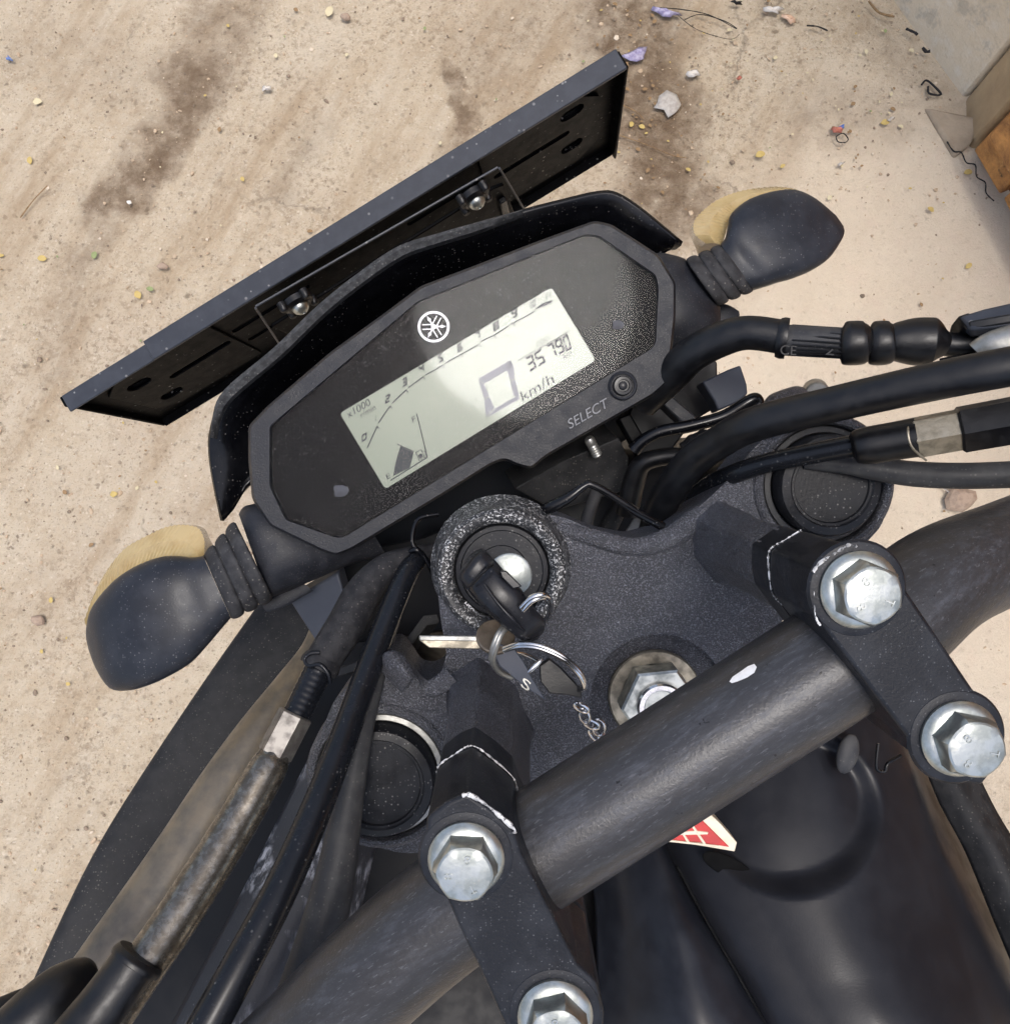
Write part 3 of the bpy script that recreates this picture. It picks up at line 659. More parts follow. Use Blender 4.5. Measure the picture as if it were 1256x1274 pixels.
for a0, a1 in ((PL - .08, PL - .010), (.010, .08)):          # pressed panels at both ends
    P = [(a0, .012), (a1 - .012, .012), (a1, .024), (a1, .074), (a1 - .012, .086), (a0, .086)] if a0 > .1 else [(a1, .012), (a0 + .012, .012), (a0, .024), (a0, .074), (a0 + .012, .086), (a1, .086)]
    q = build('pressed_panel', *prism_data([pp(a, d, .0032) for a, d in P], -PN * .0015), M['painted'], pbr); cut(q, slots); bevel(q, .0005)
pbox('number_plate', .006, PL - .006, .012, PH - .004, -.0042, -.0030, M['void'], pbr)
pbox('flange', .0, PL, -.0015, .0, 0, FL, M['flange'], pbr)
pbox('flange', .052, PL, -.0042, -.0022, -.0006, FL + .0008, M['flange'], pbr)     # second sheet folded over the first
pbox('flange', 0, PL, PH, PH + .0015, 0, FL * .7, M['painted'], pbr)
pbox('flange', PL, PL + .0015, -.002, PH + .0015, -.0, FL, M['painted'], pbr)
pbox('flange', -.0015, 0, -.001, PH + .0015, -.0, FL * .6, M['painted'], pbr)
# mounting bracket with edge light as paler tubes, held by two bolts on rubber grommets
hx = [at(316, 383, .405), at(620, 209, .395)]
b0 = (hx[0] - pl).dot(PA); b1 = (hx[1] - pl).dot(PA)
BR = [(b0 - .002, .020), (b1, .020), (b1 + .012, .075), (b0 + .012, .075)]
mbk = build('mounting_bracket', *prism_data([pp(a, d, .019) for a, d in [(b0, .018), (b1 - .006, .015), (b1, .018), (b1 + .004, .085), (b0 + .004, .085)]], -PN * .002), M['painted'], pbr)
bevel(mbk, .0005)
for (ax, ay, bx, by) in ((318, 381, 619, 208), (621, 209, 653, 262), (318, 383, 347, 427)):
    a = on_plane(ax, ay, pp(0, 0, .0195), PN); b = on_plane(bx, by, pp(0, 0, .0195), PN)
    v, f = sweep([a, (a + b) / 2, b], [.0006] * 3, 8); build('edge_glint', v, f, M['flange'], pbr)
for (x, y) in ((373, 381), (592, 250)):
    c = on_plane(x, y, pp(0, 0, .022), PN)
    lathe('grommet', c - PN * .004, PN, [(.008, 0), (.008, .003), (.006, .0045), (.0055, .0042)], M['hose'], pbr, 20)
    mb = MB()
    for sx in (-1, 1):
        for sy in (-1, 1):
            q = c + PA * .0065 * sx + PD * .0065 * sy; mb.add(*lathe_data(q - PN * .004, PN, [(.0022, 0), (.0022, .004), (.0015, .005)], 10))
    mb.build('retainer_clip', M['hose'], pbr)
    lathe('bolt', c, PN, [(.0045, -.001), (.0045, .0008), (.0038, .0024), (.0024, .0036), (.0012, .0039), (.001, .0030), (.0002, .003)], M['zinc'], pbr, 24)
    q = c + PA * .012 + PD * .006
    pbox('bracket_rib', (q - pl).dot(PA), (q - pl).dot(PA) + .004, .03, .06, .019, .022, M['gloss'], pbr)

# ---- turn signals
def boot(parent, a0, b0, d0, a1, b1, d1, ribs):
    q = []
    n = ribs * 10
    for i in range(n + 1):
        t = i / n; w = .94 + .10 * abs(math.sin(math.pi * t * ribs)) ** .45
        A = Vector(a0).lerp(Vector(a1), t); B = Vector(b0).lerp(Vector(b1), t); m_ = (A + B) / 2
        q.append((tuple(m_ + (A - m_) * w), tuple(m_ + (B - m_) * w), d0 + (d1 - d0) * t))
    return loft('rubber_boot', q, M['boot'], parent, depth=.9, n=28, per=1, sharp=60)
def sub(name):
    e = bpy.data.objects.new(name, None); col.objects.link(e); e.parent = bike; e.empty_display_size = .02; return e
def subat(name, w):
    e = sub(name); e.location = w - WLOC[bike.name]; WLOC[e.name] = w.copy(); return e
tr = subat('turn_signal', at(950, 300, .34))
loft('housing', [((896, 304), (937, 361), .335, .75), ((902, 296), (951, 357), .335, .75), ((905, 282), (966, 352), .335, .62), ((910, 265), (984, 347), .336, .6), ((932, 248), (1008, 337), .337, .6), ((962, 238), (1030, 322), .338, .58), ((990, 236), (1044, 303), .339, .5), ((1015, 247), (1050, 290), .34, .42), ((1040, 268), (1049, 281), .341, .3)], M['indic'], tr, power=3.0, n=44)
def lens_shell(pairs, parent, d):
    q = [(a, b, dd, .9) for a, b, dd in pairs]
    s = spline_n([(a[0], a[1], b[0], b[1], dd) for a, b, dd, _ in q], 8); rings = []
    for k, (ax, ay, bx, by, dd) in enumerate(s):
        A = at(ax, ay, dd + .010); q2 = Vector((bx, by)) + (Vector((bx, by)) - Vector((ax, ay))).normalized() * 7; B = at(q2.x, q2.y, dd + .001); e = cv(0, 0, 1); w = .00028 * (1 if k % 2 else -1)
        c = A.lerp(B, .5) - e * .004; top = at(ax, ay, dd + .002) + (A - B).normalized() * w
        rings.append([B, B.lerp(top, .55) - e * (.0022 + w), top, A + e * .006, A.lerp(B, .5) + e * .022, B + e * .02])
    return build('lens', *rings_data(rings), M['lens'], parent, 25)
lens_shell([((878, 303), (890, 304), .338), ((864, 291), (894, 294), .338), ((863, 276), (898, 280), .339), ((874, 262), (905, 268), .339), ((893, 248), (914, 261), .340), ((915, 239), (932, 250), .341), ((940, 234), (955, 243), .342), ((968, 232), (980, 239), .343), ((990, 235), (992, 240), .344)], tr, .34)
boot(tr, (852, 323), (892, 380), .332, (897, 304), (938, 361), .335, 3)
tl = subat('turn_signal', at(190, 770, .33))
loft('housing', [((253, 692), (287, 769), .325, .75), ((240, 694), (275, 783), .325, .72), ((222, 692), (258, 803), .325, .62), ((200, 693), (238, 824), .325, .6), ((172, 703), (212, 840), .325, .6), ((146, 719), (186, 852), .325, .58), ((126, 739), (160, 859), .326, .55), ((112, 760), (136, 856), .327, .48), ((107, 782), (119, 832), .328, .35), ((107, 795), (110, 808), .329, .2)], M['indic'], tl, power=3.0, n=44)
lens_shell([((254, 690), (250, 694), .326), ((254, 672), (238, 692), .327), ((246, 657), (222, 690), .328), ((225, 653), (202, 692), .329), ((203, 657), (184, 698), .33), ((180, 668), (164, 707), .331), ((156, 682), (146, 719), .332), ((136, 705), (130, 734), .333), ((120, 733), (117, 752), .334), ((109, 765), (108, 772), .335)], tl, .33)
boot(tl, (292, 648), (340, 745), .325, (253, 691), (288, 771), .325, 3)
# arms from the headlamp shell to the turn signals
loft('indicator_arm', [((297, 640), (334, 744), .330, .8), ((306, 630), (352, 738), .330, .85), ((335, 628), (390, 722), .332, .9), ((390, 640), (432, 704), .335, .9), ((450, 640), (480, 690), .342, .8)], M['housing'], bike, n=28, power=2.6)
loft('indicator_arm', [((852, 322), (896, 382), .338, .8), ((838, 318), (893, 408), .338, .85), ((815, 318), (862, 437), .340, .9), ((790, 340), (820, 462), .345, .9), ((750, 380), (780, 480), .35, .8)], M['housing'], bike, n=28, power=2.6)
loft('arm_tab', [((886, 376), (896, 412), .347, .3), ((905, 379), (912, 404), .347, .3), ((919, 387), (920, 392), .347, .2)], M['housing'], bike, n=14, power=2.5)
loft('arm_tab', [((318, 745), (332, 762), .338, .3), ((332, 742), (352, 756), .338, .3), ((372, 722), (390, 735), .338, .3)], M['housing'], bike, n=14, power=2.5)

# ---- triple clamp (top yoke)
HT = .283
yoke_px = [(598, 640), (650, 636), (700, 643), (744, 662), (788, 671), (828, 660), (868, 632), (905, 598), (935, 560), (965, 532), (1005, 516), (1050, 518), (1086, 540), (1107, 578), (1109, 615), (1096, 655), (1068, 685), (1030, 705), (980, 760), (930, 850), (860, 950), (740, 1010), (640, 1040), (560, 1060), (500, 1062), (430, 1045), (395, 1000), (392, 930), (415, 872), (448, 836), (472, 812), (490, 806), (503, 822), (515, 842), (532, 846), (548, 838), (556, 815), (548, 770), (542, 715), (556, 668)]
yoke = prism_s('top_yoke', yoke_px, HT, HT + .024, M['cast'], bike, r=10)
FR_, FL_ = sp(1024, 603, HT), sp(474, 966, HT)
STEM = sp(818, 872, HT)
cut(yoke, [lathe_data(FR_ - STEER * .01, STEER, [(.0212, 0), (.0212, .06)], 56), lathe_data(FL_ - STEER * .01, STEER, [(.0236, 0), (.0236, .06)], 56),
           lathe_data(STEM - STEER * .01, STEER, [(.0245, 0), (.0245, .017)], 56), lathe_data(sp(624, 713, HT) - STEER * .01, STEER, [(.0195, 0), (.0195, .06)], 48)])
bevel(yoke, .0055, 4, 40)
tube('yoke_rim', [(692, 654, .2865, 11), (744, 671, .2862, 12), (788, 680, .286, 12.5), (828, 671, .286, 14), (862, 650, .2862, 16), (892, 628, .287, 14), (915, 602, .288, 11)], M['cast'], bike, n=20)
# cable guide hump at the front left of the yoke
loft('cable_guide', [((468, 830), (500, 862), .285, .6), ((478, 812), (512, 848), .280, .7), ((500, 812), (520, 846), .282, .6), ((530, 845), (536, 868), .286, .6), ((552, 830), (572, 852), .283, .6)], M['cast'], bike, n=16, power=2.2)
# ignition surround, swept up out of the yoke
IC = sp(624, 713, .268)
ig = subat('ignition_switch', IC)
lathe('surround', IC, STEER, [(.0165, .020), (.0165, .003), (.0172, .0012), (.0185, .0002), (.0203, 0), (.0216, .0012), (.0222, .004), (.0232, .012), (.0255, .017)], M['wornring'], ig, 72)
lathe('lock_face', IC + STEER * .004, STEER, [(.0164, .012), (.0162, .001), (.0156, 0), (.0142, -.0003), (.0138, .0004), (.0090, .0004), (.0086, .0010), (.00001, .0010)], M['cap'], ig, 60)
sc_ = sp(634, 716, .2715)
lathe('lock_cap', sc_, STEER, [(.0076, .003), (.0076, .0004), (.0070, 0), (.00001, -.0002)], M['zinc'], ig, 40)
text('push_lettering', 'PUSH', (400, 645), Vector((-46, -50)), Vector((-11, 11)) * 1.15, M['white'], .2705, K1, ig, place=lambda x, y, l: sp(x, y, l))
# fork tops
def fork(c, r, ringmat):
    k = subat('fork_leg', c)
    lathe('lock_ring', c, STEER, [(r + .0014, .02), (r + .0014, .0018), (r + .0008, .0008), (r - .0010, .0006), (r - .0016, .0016), (r - .0016, .02)], ringmat, k, 64)
    lathe('fork_cap', c, STEER, [(r - .0018, .02), (r - .0018, -.0055), (r - .0026, -.0072), (r - .0052, -.0080), (r - .0058, -.0074), (r - .0066, -.0074), (r - .0070, -.0066), (.0001, -.0064)], M['cap'], k, 64)
    lathe('fork_boss', c, STEER, [(r + .0016, .012), (r + .0016, -.0004), (r + .0022, -.0014), (r + .0034, -.0018), (r + .0046, -.0012), (r + .0056, .0006), (r + .0062, .012)], M['cast'], k, 64)
    lathe('fork_tube', c, STEER, [(r - .001, .021), (r - .001, .30), (r + .004, .305), (r + .004, .72)], M['void'], k, 32)
    return k
fork(FR_, .0196, M['greycable']); fork(FL_, .0218, M['dull'])
# stem nut with washer
st = subat('stem_nut', STEM)
lathe('washer', STEM, STEER, [(.0172, .010), (.0172, .0052), (.0166, .0046), (.0125, .0044), (.0125, .010)], M['brass'], st, 48)
def hexa(name, c, axis, af, h0, h1, mat, parent, rot=0, dome=0., n=6):
    u, w = basis(axis); R = af / math.sqrt(3); rings = []
    for rr, hh in ((1, h0), (1, h1 - .0006), (.93, h1)): rings.append([c + axis * hh + (u * math.cos(t) + w * math.sin(t)) * R * rr for t in [rot + 2 * math.pi * k / n for k in range(n)]])
    if dome: rings.append([c + axis * (h1 + dome * .8) + (u * math.cos(t) + w * math.sin(t)) * R * .45 for t in [rot + 2 * math.pi * k / n for k in range(n)]]); 
    return build(name, *rings_data(rings), mat, parent, 25)
hexa('nut', STEM, -STEER, .0245, -.006, .006, M['zinc'], st, .35)
lathe('stem_end', STEM - STEER * .006, STEER, [(.0086, .004), (.0086, -.0016), (.0080, -.0024), (.0064, -.0024), (.0058, -.0012), (.0058, .002), (.0002, .002)], M['steel'], st, 40)

# ---- handlebar
hbpts = [(150, 1500, .205, 72), (262, 1402, .202, 73), (370, 1305, .199, 74), (470, 1208, .1965, 75), (560, 1132, .196, 75), (678, 1051, .196, 75), (850, 942, .196, 75), (1038, 822, .196, 74.5), (1100, 780, .1965, 73), (1170, 722, .203, 68), (1256, 684, .214, 63), (1360, 640, .23, 58), (1480, 590, .25, 53)]
_s = spline(hbpts, 8)
_bp = [sp(q[0], q[1], .199 + (q[2] - .196)) for q in _s]
bar = build('handlebar', *sweep(_bp, [q[3] / 75 * .0149 * q[2] / .196 for q in _s], 44), M['bar'], bike, 50)
# bare scrape on the bar
def on_bar(px, py, push=0):       # point on the bar's near skin under a pixel (its axis runs close to straight here)
    a = sp(678, 1051, .199); b = sp(1038, 822, .199); ax = (b - a).normalized(); r = ray(px, py).normalized()
    w = CAM - a; u_ = r - ax * r.dot(ax); w_ = w - ax * w.dot(ax); R = .0149 + push
    A = u_.dot(u_); B = 2 * u_.dot(w_); Cc = w_.dot(w_) - R * R; D = max(B * B - 4 * A * Cc, 0)
    return CAM + r * ((-B - math.sqrt(D)) / (2 * A))
def bar_patch(name, pts, mat):
    ctr = (sum(p[0] for p in pts) / len(pts), sum(p[1] for p in pts) / len(pts))
    v = [on_bar(*ctr, .0002)] + [on_bar(x, y, .0002) for x, y in pts]; n = len(pts)
    w = [on_bar(*ctr, -.0004)] + [on_bar(x, y, -.0004) for x, y in pts]
    f = [(0, i + 1, (i + 1) % n + 1) for i in range(n)] + [(i + 1, i + n + 2, (i + 1) % n + n + 2, (i + 1) % n + 1) for i in range(n)]
    return build(name, v + w, f, mat, bar)
bar_patch('bare_scrape', [(907, 848), (911, 842), (920, 836), (930, 829), (938, 826), (941, 830), (938, 837), (929, 843), (917, 848), (910, 850)], M['paintwhite'])

# ---- handlebar clamps on their risers
HP = .178
def flange_bolt(c, parent, rot, k=1.0):
    e = parent
    lathe('bolt_flange', c, -STEER, [(.0086 * k, 0), (.0088 * k, .0012), (.0082 * k, .0021), (.0070 * k, .0027), (.002, .003)], M['zinc'], e, 48)
    u, w = basis(-STEER); n = 48; rings = []
    af = .0127 * k
    for hh, mixc, sc in ((.001, 0, 1), (.0062, 0, 1), (.0070, .35, .985), (.0076, .8, .95), (.0079, 1, .88), (.0081, 1, .6), (.0082, 1, .3), (.0082, 1, .01)):
        ring = []
        for q in range(n):
            t = 2 * math.pi * q / n; a = (t % (math.pi / 3)) - math.pi / 6
            rh = af / 2 / math.cos(a); rr = (rh * (1 - mixc) + af / 2 * 1.03 * mixc) * sc; rr = min(rr, rh)
            ring.append(c - STEER * hh + (u * math.cos(t + rot) + w * math.sin(t + rot)) * rr)
        rings.append(ring)
    build('bolt_head', *rings_data(rings), M['zinc'], e, 24)
    for j, (ch, ang) in enumerate((('8', .4), ('8', 2.2), ('T', 4.2))):             # raised grade marks
        tv, tf = text_data(ch); q0 = c - STEER * .0083 + (u * math.cos(rot + ang) + w * math.sin(rot + ang)) * .0036 * k
        d1 = (u * math.cos(rot + ang) + w * math.sin(rot + ang)); d2 = d1.cross(STEER)
        top = [q0 + d2 * (a_ - .5) * .0014 + d1 * (b_ - .5) * .0020 for a_, b_ in tv]; m_ = len(top)
        low = [p + STEER * .0006 for p in top]; ed = {}
        for fc in tf:
            for i_ in range(len(fc)):
                e2 = tuple(sorted((fc[i_], fc[(i_ + 1) % len(fc)]))); ed[e2] = ed.get(e2, 0) + 1
        build('grade_mark', top + low, list(tf) + [(a_, b_, b_ + m_, a_ + m_) for (a_, b_), c_ in ed.items() if c_ == 1], M['zinc'], e, 40)
def clamp(plate, column, bolts, rots, seam_lo):
    c = sp(sum(p[0] for p in plate) / len(plate), sum(p[1] for p in plate) / len(plate), .2)
    e = subat('handlebar_clamp', c)
    top = prism_s('clamp_cap', plate, HP, .2068, M['clampblk'], e, r=5); bevel(top, .0010, 3, 40)
    inner = [sp(x, y, .2074) for x, y in rounded([(x, y) for x, y in plate], 5)]
    # the lower half keeps the cap's plan (same plan carried down the steering axis)
    P0 = [sp(x, y, HP) for x, y in rounded(plate, 5)]
    ctr = sum(P0, Vector()) / len(P0)
    low = [ctr + (p - ctr) * .992 + STEER * (.2074 - HP) for p in P0]
    o = build('clamp_base', *prism_data(low, STEER * .016), M['clampblk'], e); bevel(o, .0010, 2, 40)
    P1 = [sp(x, y, HP) + STEER * (.2234 - HP) for x, y in rounded(column, 8)]
    cc = sum(P1, Vector()) / len(P1); L = HT + .004 - .2234
    rings = [[cc + (p - cc) * k + STEER * (L * t) for p in P1] for t, k in ((-.004 / L, .985), (.0, .985), (.3, 1.0), (.7, 1.06), (.9, 1.16), (1, 1.35))]
    build('riser', *rings_data(rings), M['cast'], e, 40)
    for (x, y), r in zip(bolts, rots):
        bc_ = sp(x, y, HP)
        lathe('bolt_boss', bc_, -STEER, [(.0112, -.0006), (.0106, .00012), (.0098, .0003), (.0088, .0004), (.001, .0004)], M['clampblk'], e, 48)
        flange_bolt(bc_ - STEER * .0002, e, r)
    # bare chipped line along the parting seam at the front
    s = [sp(x, y, HP) + STEER * (.2071 - HP) for x, y in seam_lo]
    v, f = sweep(spline(s, 14), [random.choice((.00006, .00012, .0002, .0003, .00036)) for _ in range(14 * (len(s) - 1) + 1)], 6); build('chipped_seam', v, f, M['chip'], e)
    return e
LP = [(528, 1065), (531, 1018), (556, 998), (581, 987), (612, 1008), (640, 1033), (648, 1060), (718, 1200), (742, 1222), (752, 1262), (748, 1310), (720, 1335), (690, 1335), (645, 1310), (626, 1274), (597, 1208), (573, 1159), (555, 1118), (534, 1100)]
RP = [(1010, 706), (1032, 691), (1054, 677), (1083, 685), (1112, 704), (1121, 724), (1213, 861), (1234, 876), (1243, 905), (1250, 938), (1222, 978), (1187, 972), (1145, 946), (1134, 925), (1014, 768), (1009, 740)]
ce1 = clamp(LP, [(528, 1065), (531, 1018), (581, 987), (640, 1033), (650, 1065), (672, 1108), (640, 1150), (575, 1150), (540, 1105)], [(580, 1066), (690, 1260)], [.2, .5], [(533, 1040), (531, 1018), (556, 999), (581, 987), (612, 1007), (640, 1033), (646, 1052)])
ce2 = clamp(RP, [(1010, 706), (1054, 677), (1112, 704), (1130, 735), (1150, 772), (1120, 810), (1050, 812), (1014, 768)], [(1066, 733), (1190, 917)], [.9, 1.1], [(1056, 677), (1032, 691), (1010, 706), (1009, 735), (1014, 768), (1030, 786)])
# chipped paint on the top edges of the caps
def chips(pts, parent, r=.0006):
    r *= .6
    s = spline([sp(x, y, HP - .0000) for x, y in pts], 6); v, f = sweep(s, [r * random.uniform(.5, 1.5) for _ in s], 6); build('chipped_edge', v, f, M['chip'], parent)
chips([(575, 990), (584, 989), (600, 998), (618, 1012), (638, 1030), (640, 1036)], ce1, .0007)
chips([(1011, 712), (1020, 700), (1040, 687), (1056, 678), (1066, 680)], ce2, .0006)
chips([(1012, 735), (1014, 766), (1020, 778)], ce2, .0004)

def slabpx(name, pts, th, mat, parent, bev=.0008, r=0):   # pts (x,y,d)
    P = [at(*p) for p in pts]; n = (P[1] - P[0]).cross(P[-1] - P[0]).normalized()
    if n.dot(P[0] - CAM) < 0: n = -n
    o = build(name, *prism_data(P, n * th), mat, parent)
    if bev: bevel(o, bev)
    return o
# ---- hoses and cables, right side
brake = subat('brake_hose', at(960, 420, .29))
tube('hose', [(800, 500, .325, 20), (835, 466, .312, 22), (862, 440, .302, 22), (897, 422, .295, 22), (930, 414, .290, 21), (972, 419, .286, 21)], M['hose'], brake, n=24)
tube('hose_lip', [(968, 420, .2865, 24), (973, 420.5, .286, 25.5), (979, 421, .2855, 25)], M['hose'], brake, n=24, per=3)
cf = tube('crimp_sleeve', [(976, 423, .286, 19), (1010, 425, .283, 19), (1052, 427, .280, 19)], M['greycable'], brake, n=40, per=4)
for i in range(9):                 # ribs pressed into the crimp
    t = -1.2 + i * .3; a = at(985, 423 + 19.5 * math.sin(t), .2858 - .0054 * math.cos(t)); b = at(1048, 427 + 19.5 * math.sin(t), .2803 - .0054 * math.cos(t))
    v, f = sweep([a, (a + b) / 2, b], [.00045] * 3, 6); build('crimp_rib', v, f, M['hose'], brake)
text('crimp_lettering', 'CE', (970, 441), (20, 1), (1, -12), M['cable'], 0, lambda x, y: (x, y), brake, place=lambda x, y, l: at(x, y, .2795))
text('crimp_lettering', '2', (1026, 441), (11, 1), (1, -12), M['cable'], 0, lambda x, y: (x, y), brake, place=lambda x, y, l: at(x, y, .2765))
for (x0, x1, w0, w1) in ((1046, 1079, 25, 27), (1080, 1111, 25, 27)):
    tube('hose_collar', [(x0, 427, .280, w0 * .78), (x0 + 3, 427, .2797, w0 * .97), (x0 + 7, 427, .2795, w1), (x1 - 8, 426.5, .2788, w1), (x1 - 4, 426, .2786, w0 * .95), (x1, 426, .2785, w0 * .75)], M['hose'], brake, n=24, per=3)
tube('end_cap', [(1106, 425, .278, 20), (1114, 425, .2775, 24), (1136, 425, .277, 29), (1156, 425, .276, 29.5), (1160, 425, .2757, 28.5), (1170, 426, .275, 20), (1172, 426, .275, 15)], M['hose'], brake, n=28, per=4)
tube('banjo_neck', [(1168, 427, .275, 15), (1185, 429, .274, 15), (1215, 432, .272, 16), (1262, 436, .27, 17)], M['hose'], brake, n=20)
mcyl = subat('master_cylinder', at(1240, 410, .26))
def qz(*p): return [(*Q3(x, y), d) for x, y, d in p]
slabpx('lever_top', qz((415, 150, .268), (560, 105, .265), (700, 72, .262), (900, 60, .258), (900, 170, .256), (700, 190, .258), (480, 228, .264)), .005, M['flange'], mcyl, .0012)
slabpx('lever_end', qz((414, 150, .2682), (480, 228, .2642), (470, 262, .272), (410, 300, .278), (358, 252, .280), (370, 205, .275)), .004, M['hose'], mcyl, .0008)
slabpx('lever_side', qz((480, 230, .2645), (700, 192, .2585), (900, 172, .2565), (900, 215, .27), (700, 232, .272), (470, 264, .274)), .003, M['hose'], mcyl, .0006)
loft('lever_pivot', [((1205, 428), (1225, 448), .263, .8), ((1230, 412), (1256, 446), .26, .8), ((1300, 390), (1330, 440), .256, .8)], M['dull'], mcyl, n=20)
loft('pivot_bracket', [((1168, 446), (1170, 460), .268, .4), ((1195, 440), (1200, 456), .267, .4), ((1240, 430), (1246, 450), .266, .4)], M['painted'], mcyl, n=10, power=4)
tube('pivot_washer', [(1212, 430, .262, 2.5), (1226, 432, .261, 3), (1238, 441, .261, 3), (1243, 452, .261, 2.5)], M['steel'], mcyl, n=10)
tube('upper_throttle_cable', [(800, 700, .33, 17), (812, 660, .315, 18), (826, 622, .302, 20), (858, 577, .288, 21), (896, 549, .276, 21), (940, 527, .264, 22), (1036, 503, .250, 22.5), (1155, 476, .236, 24), (1256, 456, .226, 25), (1360, 438, .22, 25)], M['hose'], bike, n=24)
tc = subat('throttle_cable', at(1060, 555, .26))
tube('cable_outer', [(840, 640, .32, 12), (880, 606, .30, 12), (912, 590, .284, 12.5), (950, 577, .276, 12.5), (1000, 566, .268, 13), (1070, 553, .258, 14)], M['cable'], tc, n=18)
tube('cable_end_ring', [(914, 579, .2835, 1.5), (908, 586, .283, 2), (910, 596, .283, 2), (918, 602, .2835, 1.5)], M['steel'], tc, n=8)
tube('rubber_sleeve', [(1058, 556, .258, 13), (1064, 555, .2575, 20), (1080, 554, .256, 23.5), (1110, 549, .253, 24), (1140, 544, .250, 25)], M['hose'], tc, n=24, per=5)
def hex_nut_px(name, x0, y0, d0, x1, y1, d1, hw, mat, parent, rot=.3):
    a, b = at(x0, y0, d0), at(x1, y1, d1); ax = (b - a).normalized(); L = (b - a).length; u, w = basis(ax); R = hw * (d0 + d1) / 2 / FPX
    rings = [[a + ax * (L * t) + (u * math.cos(q) + w * math.sin(q)) * R * k for q in [rot + 2 * math.pi * j / 6 for j in range(6)]] for t, k in ((0, .9), (.04, 1), (.96, 1), (1, .9))]
    return build(name, *rings_data(rings), mat, parent, 20)
hex_nut_px('adjuster_nut', 1136, 545, .2505, 1196, 534, .245, 27, M['brass'], tc, .1)
hex_nut_px('lock_nut', 1192, 535, .245, 1275, 520, .238, 31, M['hose'], tc, .1)
tube('adjuster_rim', [(1133, 522, .249, 1.4), (1129, 536, .246, 1.8), (1134, 556, .246, 1.8), (1152, 573, .248, 1.4)], M['brass'], tc, n=8)
tube('lower_cable', [(1000, 575, .276, 9), (1052, 577, .272, 13), (1095, 584, .270, 15), (1140, 590, .267, 16), (1200, 592, .262, 16.5), (1270, 590, .258, 17)], M['greycable'], bike, n=20)
tube('back_cable', [(960, 575, .30, 9), (1000, 562, .296, 9), (1040, 550, .292, 9), (1060, 545, .29, 9)], M['cable'], bike, n=14)
# switch pod with a clear cap seen beyond the cables
pod = subat('fork_bolt_cover', at(990, 500, .36))
loft('cover', [((947, 505), (958, 548), .36, .5), ((956, 492), (985, 545), .36, .6), ((975, 484), (1006, 535), .361, .6), ((990, 480), (1020, 520), .362, .6), ((1000, 482), (1026, 510), .364, .5)], M['cast'], pod, n=20, power=3)
lathe('cap', at(1016, 491, .372), -cv(.3, .3, 1).normalized(), [(.006, -.012), (.006, .001), (.0052, .002), (.0001, .002)], M['dull'], pod, 24)
# folded stay plate, hook rod, wiring
slabpx('gap_filler', [(800, 470, .375), (860, 430, .375), (892, 450, .375), (893, 505, .375), (862, 524, .375), (835, 560, .375), (795, 575, .375), (780, 520, .375)], .01, M['void'], bike)  # dark filler sheet added to black out the gap beyond the cables
slabpx('stay_plate', [(873, 475, .345), (905, 460, .345), (921, 454, .345), (929, 478, .345), (930, 490, .345), (918, 500, .345), (893, 511, .345), (889, 500, .345)], .012, M['slate'], bike)
slabpx('bracket_arm', [(812, 492, .335), (826, 484, .335), (866, 518, .335), (866, 524, .335), (848, 526, .335)], .01, M['housing'], bike)
slabpx('bracket_arm', [(768, 520, .33), (784, 514, .33), (802, 545, .33), (800, 560, .33), (790, 560, .33)], .008, M['painted'], bike)
tube('hook_rod', [(788, 560, .318, 9), (800, 548, .316, 8), (822, 537, .314, 8), (858, 530, .312, 8), (900, 518, .31, 8), (930, 500, .308, 8), (940, 496, .308, 7.5), (944, 502, .308, 6), (938, 508, .308, 5), (925, 512, .308, 5)], M['gloss'], bike, n=14)
tube('wiring_tube', [(780, 640, .34, 14), (788, 600, .335, 14), (800, 576, .33, 12), (830, 568, .327, 11), (860, 568, .325, 11), (900, 560, .325, 11)], M['hose'], bike, n=16)
def taped(pts):
    s = spline(pts, 10); path = [at(q[0], q[1], q[2]) for q in s]; v, f = sweep(path, [q[3] * q[2] / FPX * (1 + .08 * math.sin(i * 1.1)) for i, q in enumerate(s)], 14)
    return build('taped_loom', v, f, M['rubber'], bike, 60)
taped([(850, 560, .33, 9), (868, 548, .328, 11), (895, 542, .326, 11), (920, 538, .325, 12), (945, 530, .325, 14)])
tube('hook_rod', [(676, 634, .286, 5), (684, 631, .284, 8), (706, 620, .282, 7), (728, 604, .281, 5), (738, 604, .281, 5), (760, 616, .282, 5), (790, 636, .284, 5.5), (824, 655, .287, 6)], M['gloss'], bike, n=12)
# lower frame pieces in the dark gap below the panel
slabpx('headlamp_bracket', [(640, 608, .345), (700, 575, .345), (770, 545, .34), (782, 570, .345), (780, 610, .36), (690, 636, .355)], .02, M['darkgrey'], bike)
tube('loom', [(726, 668, .33, 9), (732, 640, .335, 8), (742, 612, .34, 8)], M['greycable'], bike, n=12)
slabpx('frame_gusset', [(772, 668, .36), (790, 640, .36), (812, 655, .355), (806, 675, .355)], .006, M['dull'], bike)
tube('loom', [(740, 690, .38, 12), (765, 640, .375, 11), (790, 590, .37, 10)], M['darkgrey'], bike, n=12)
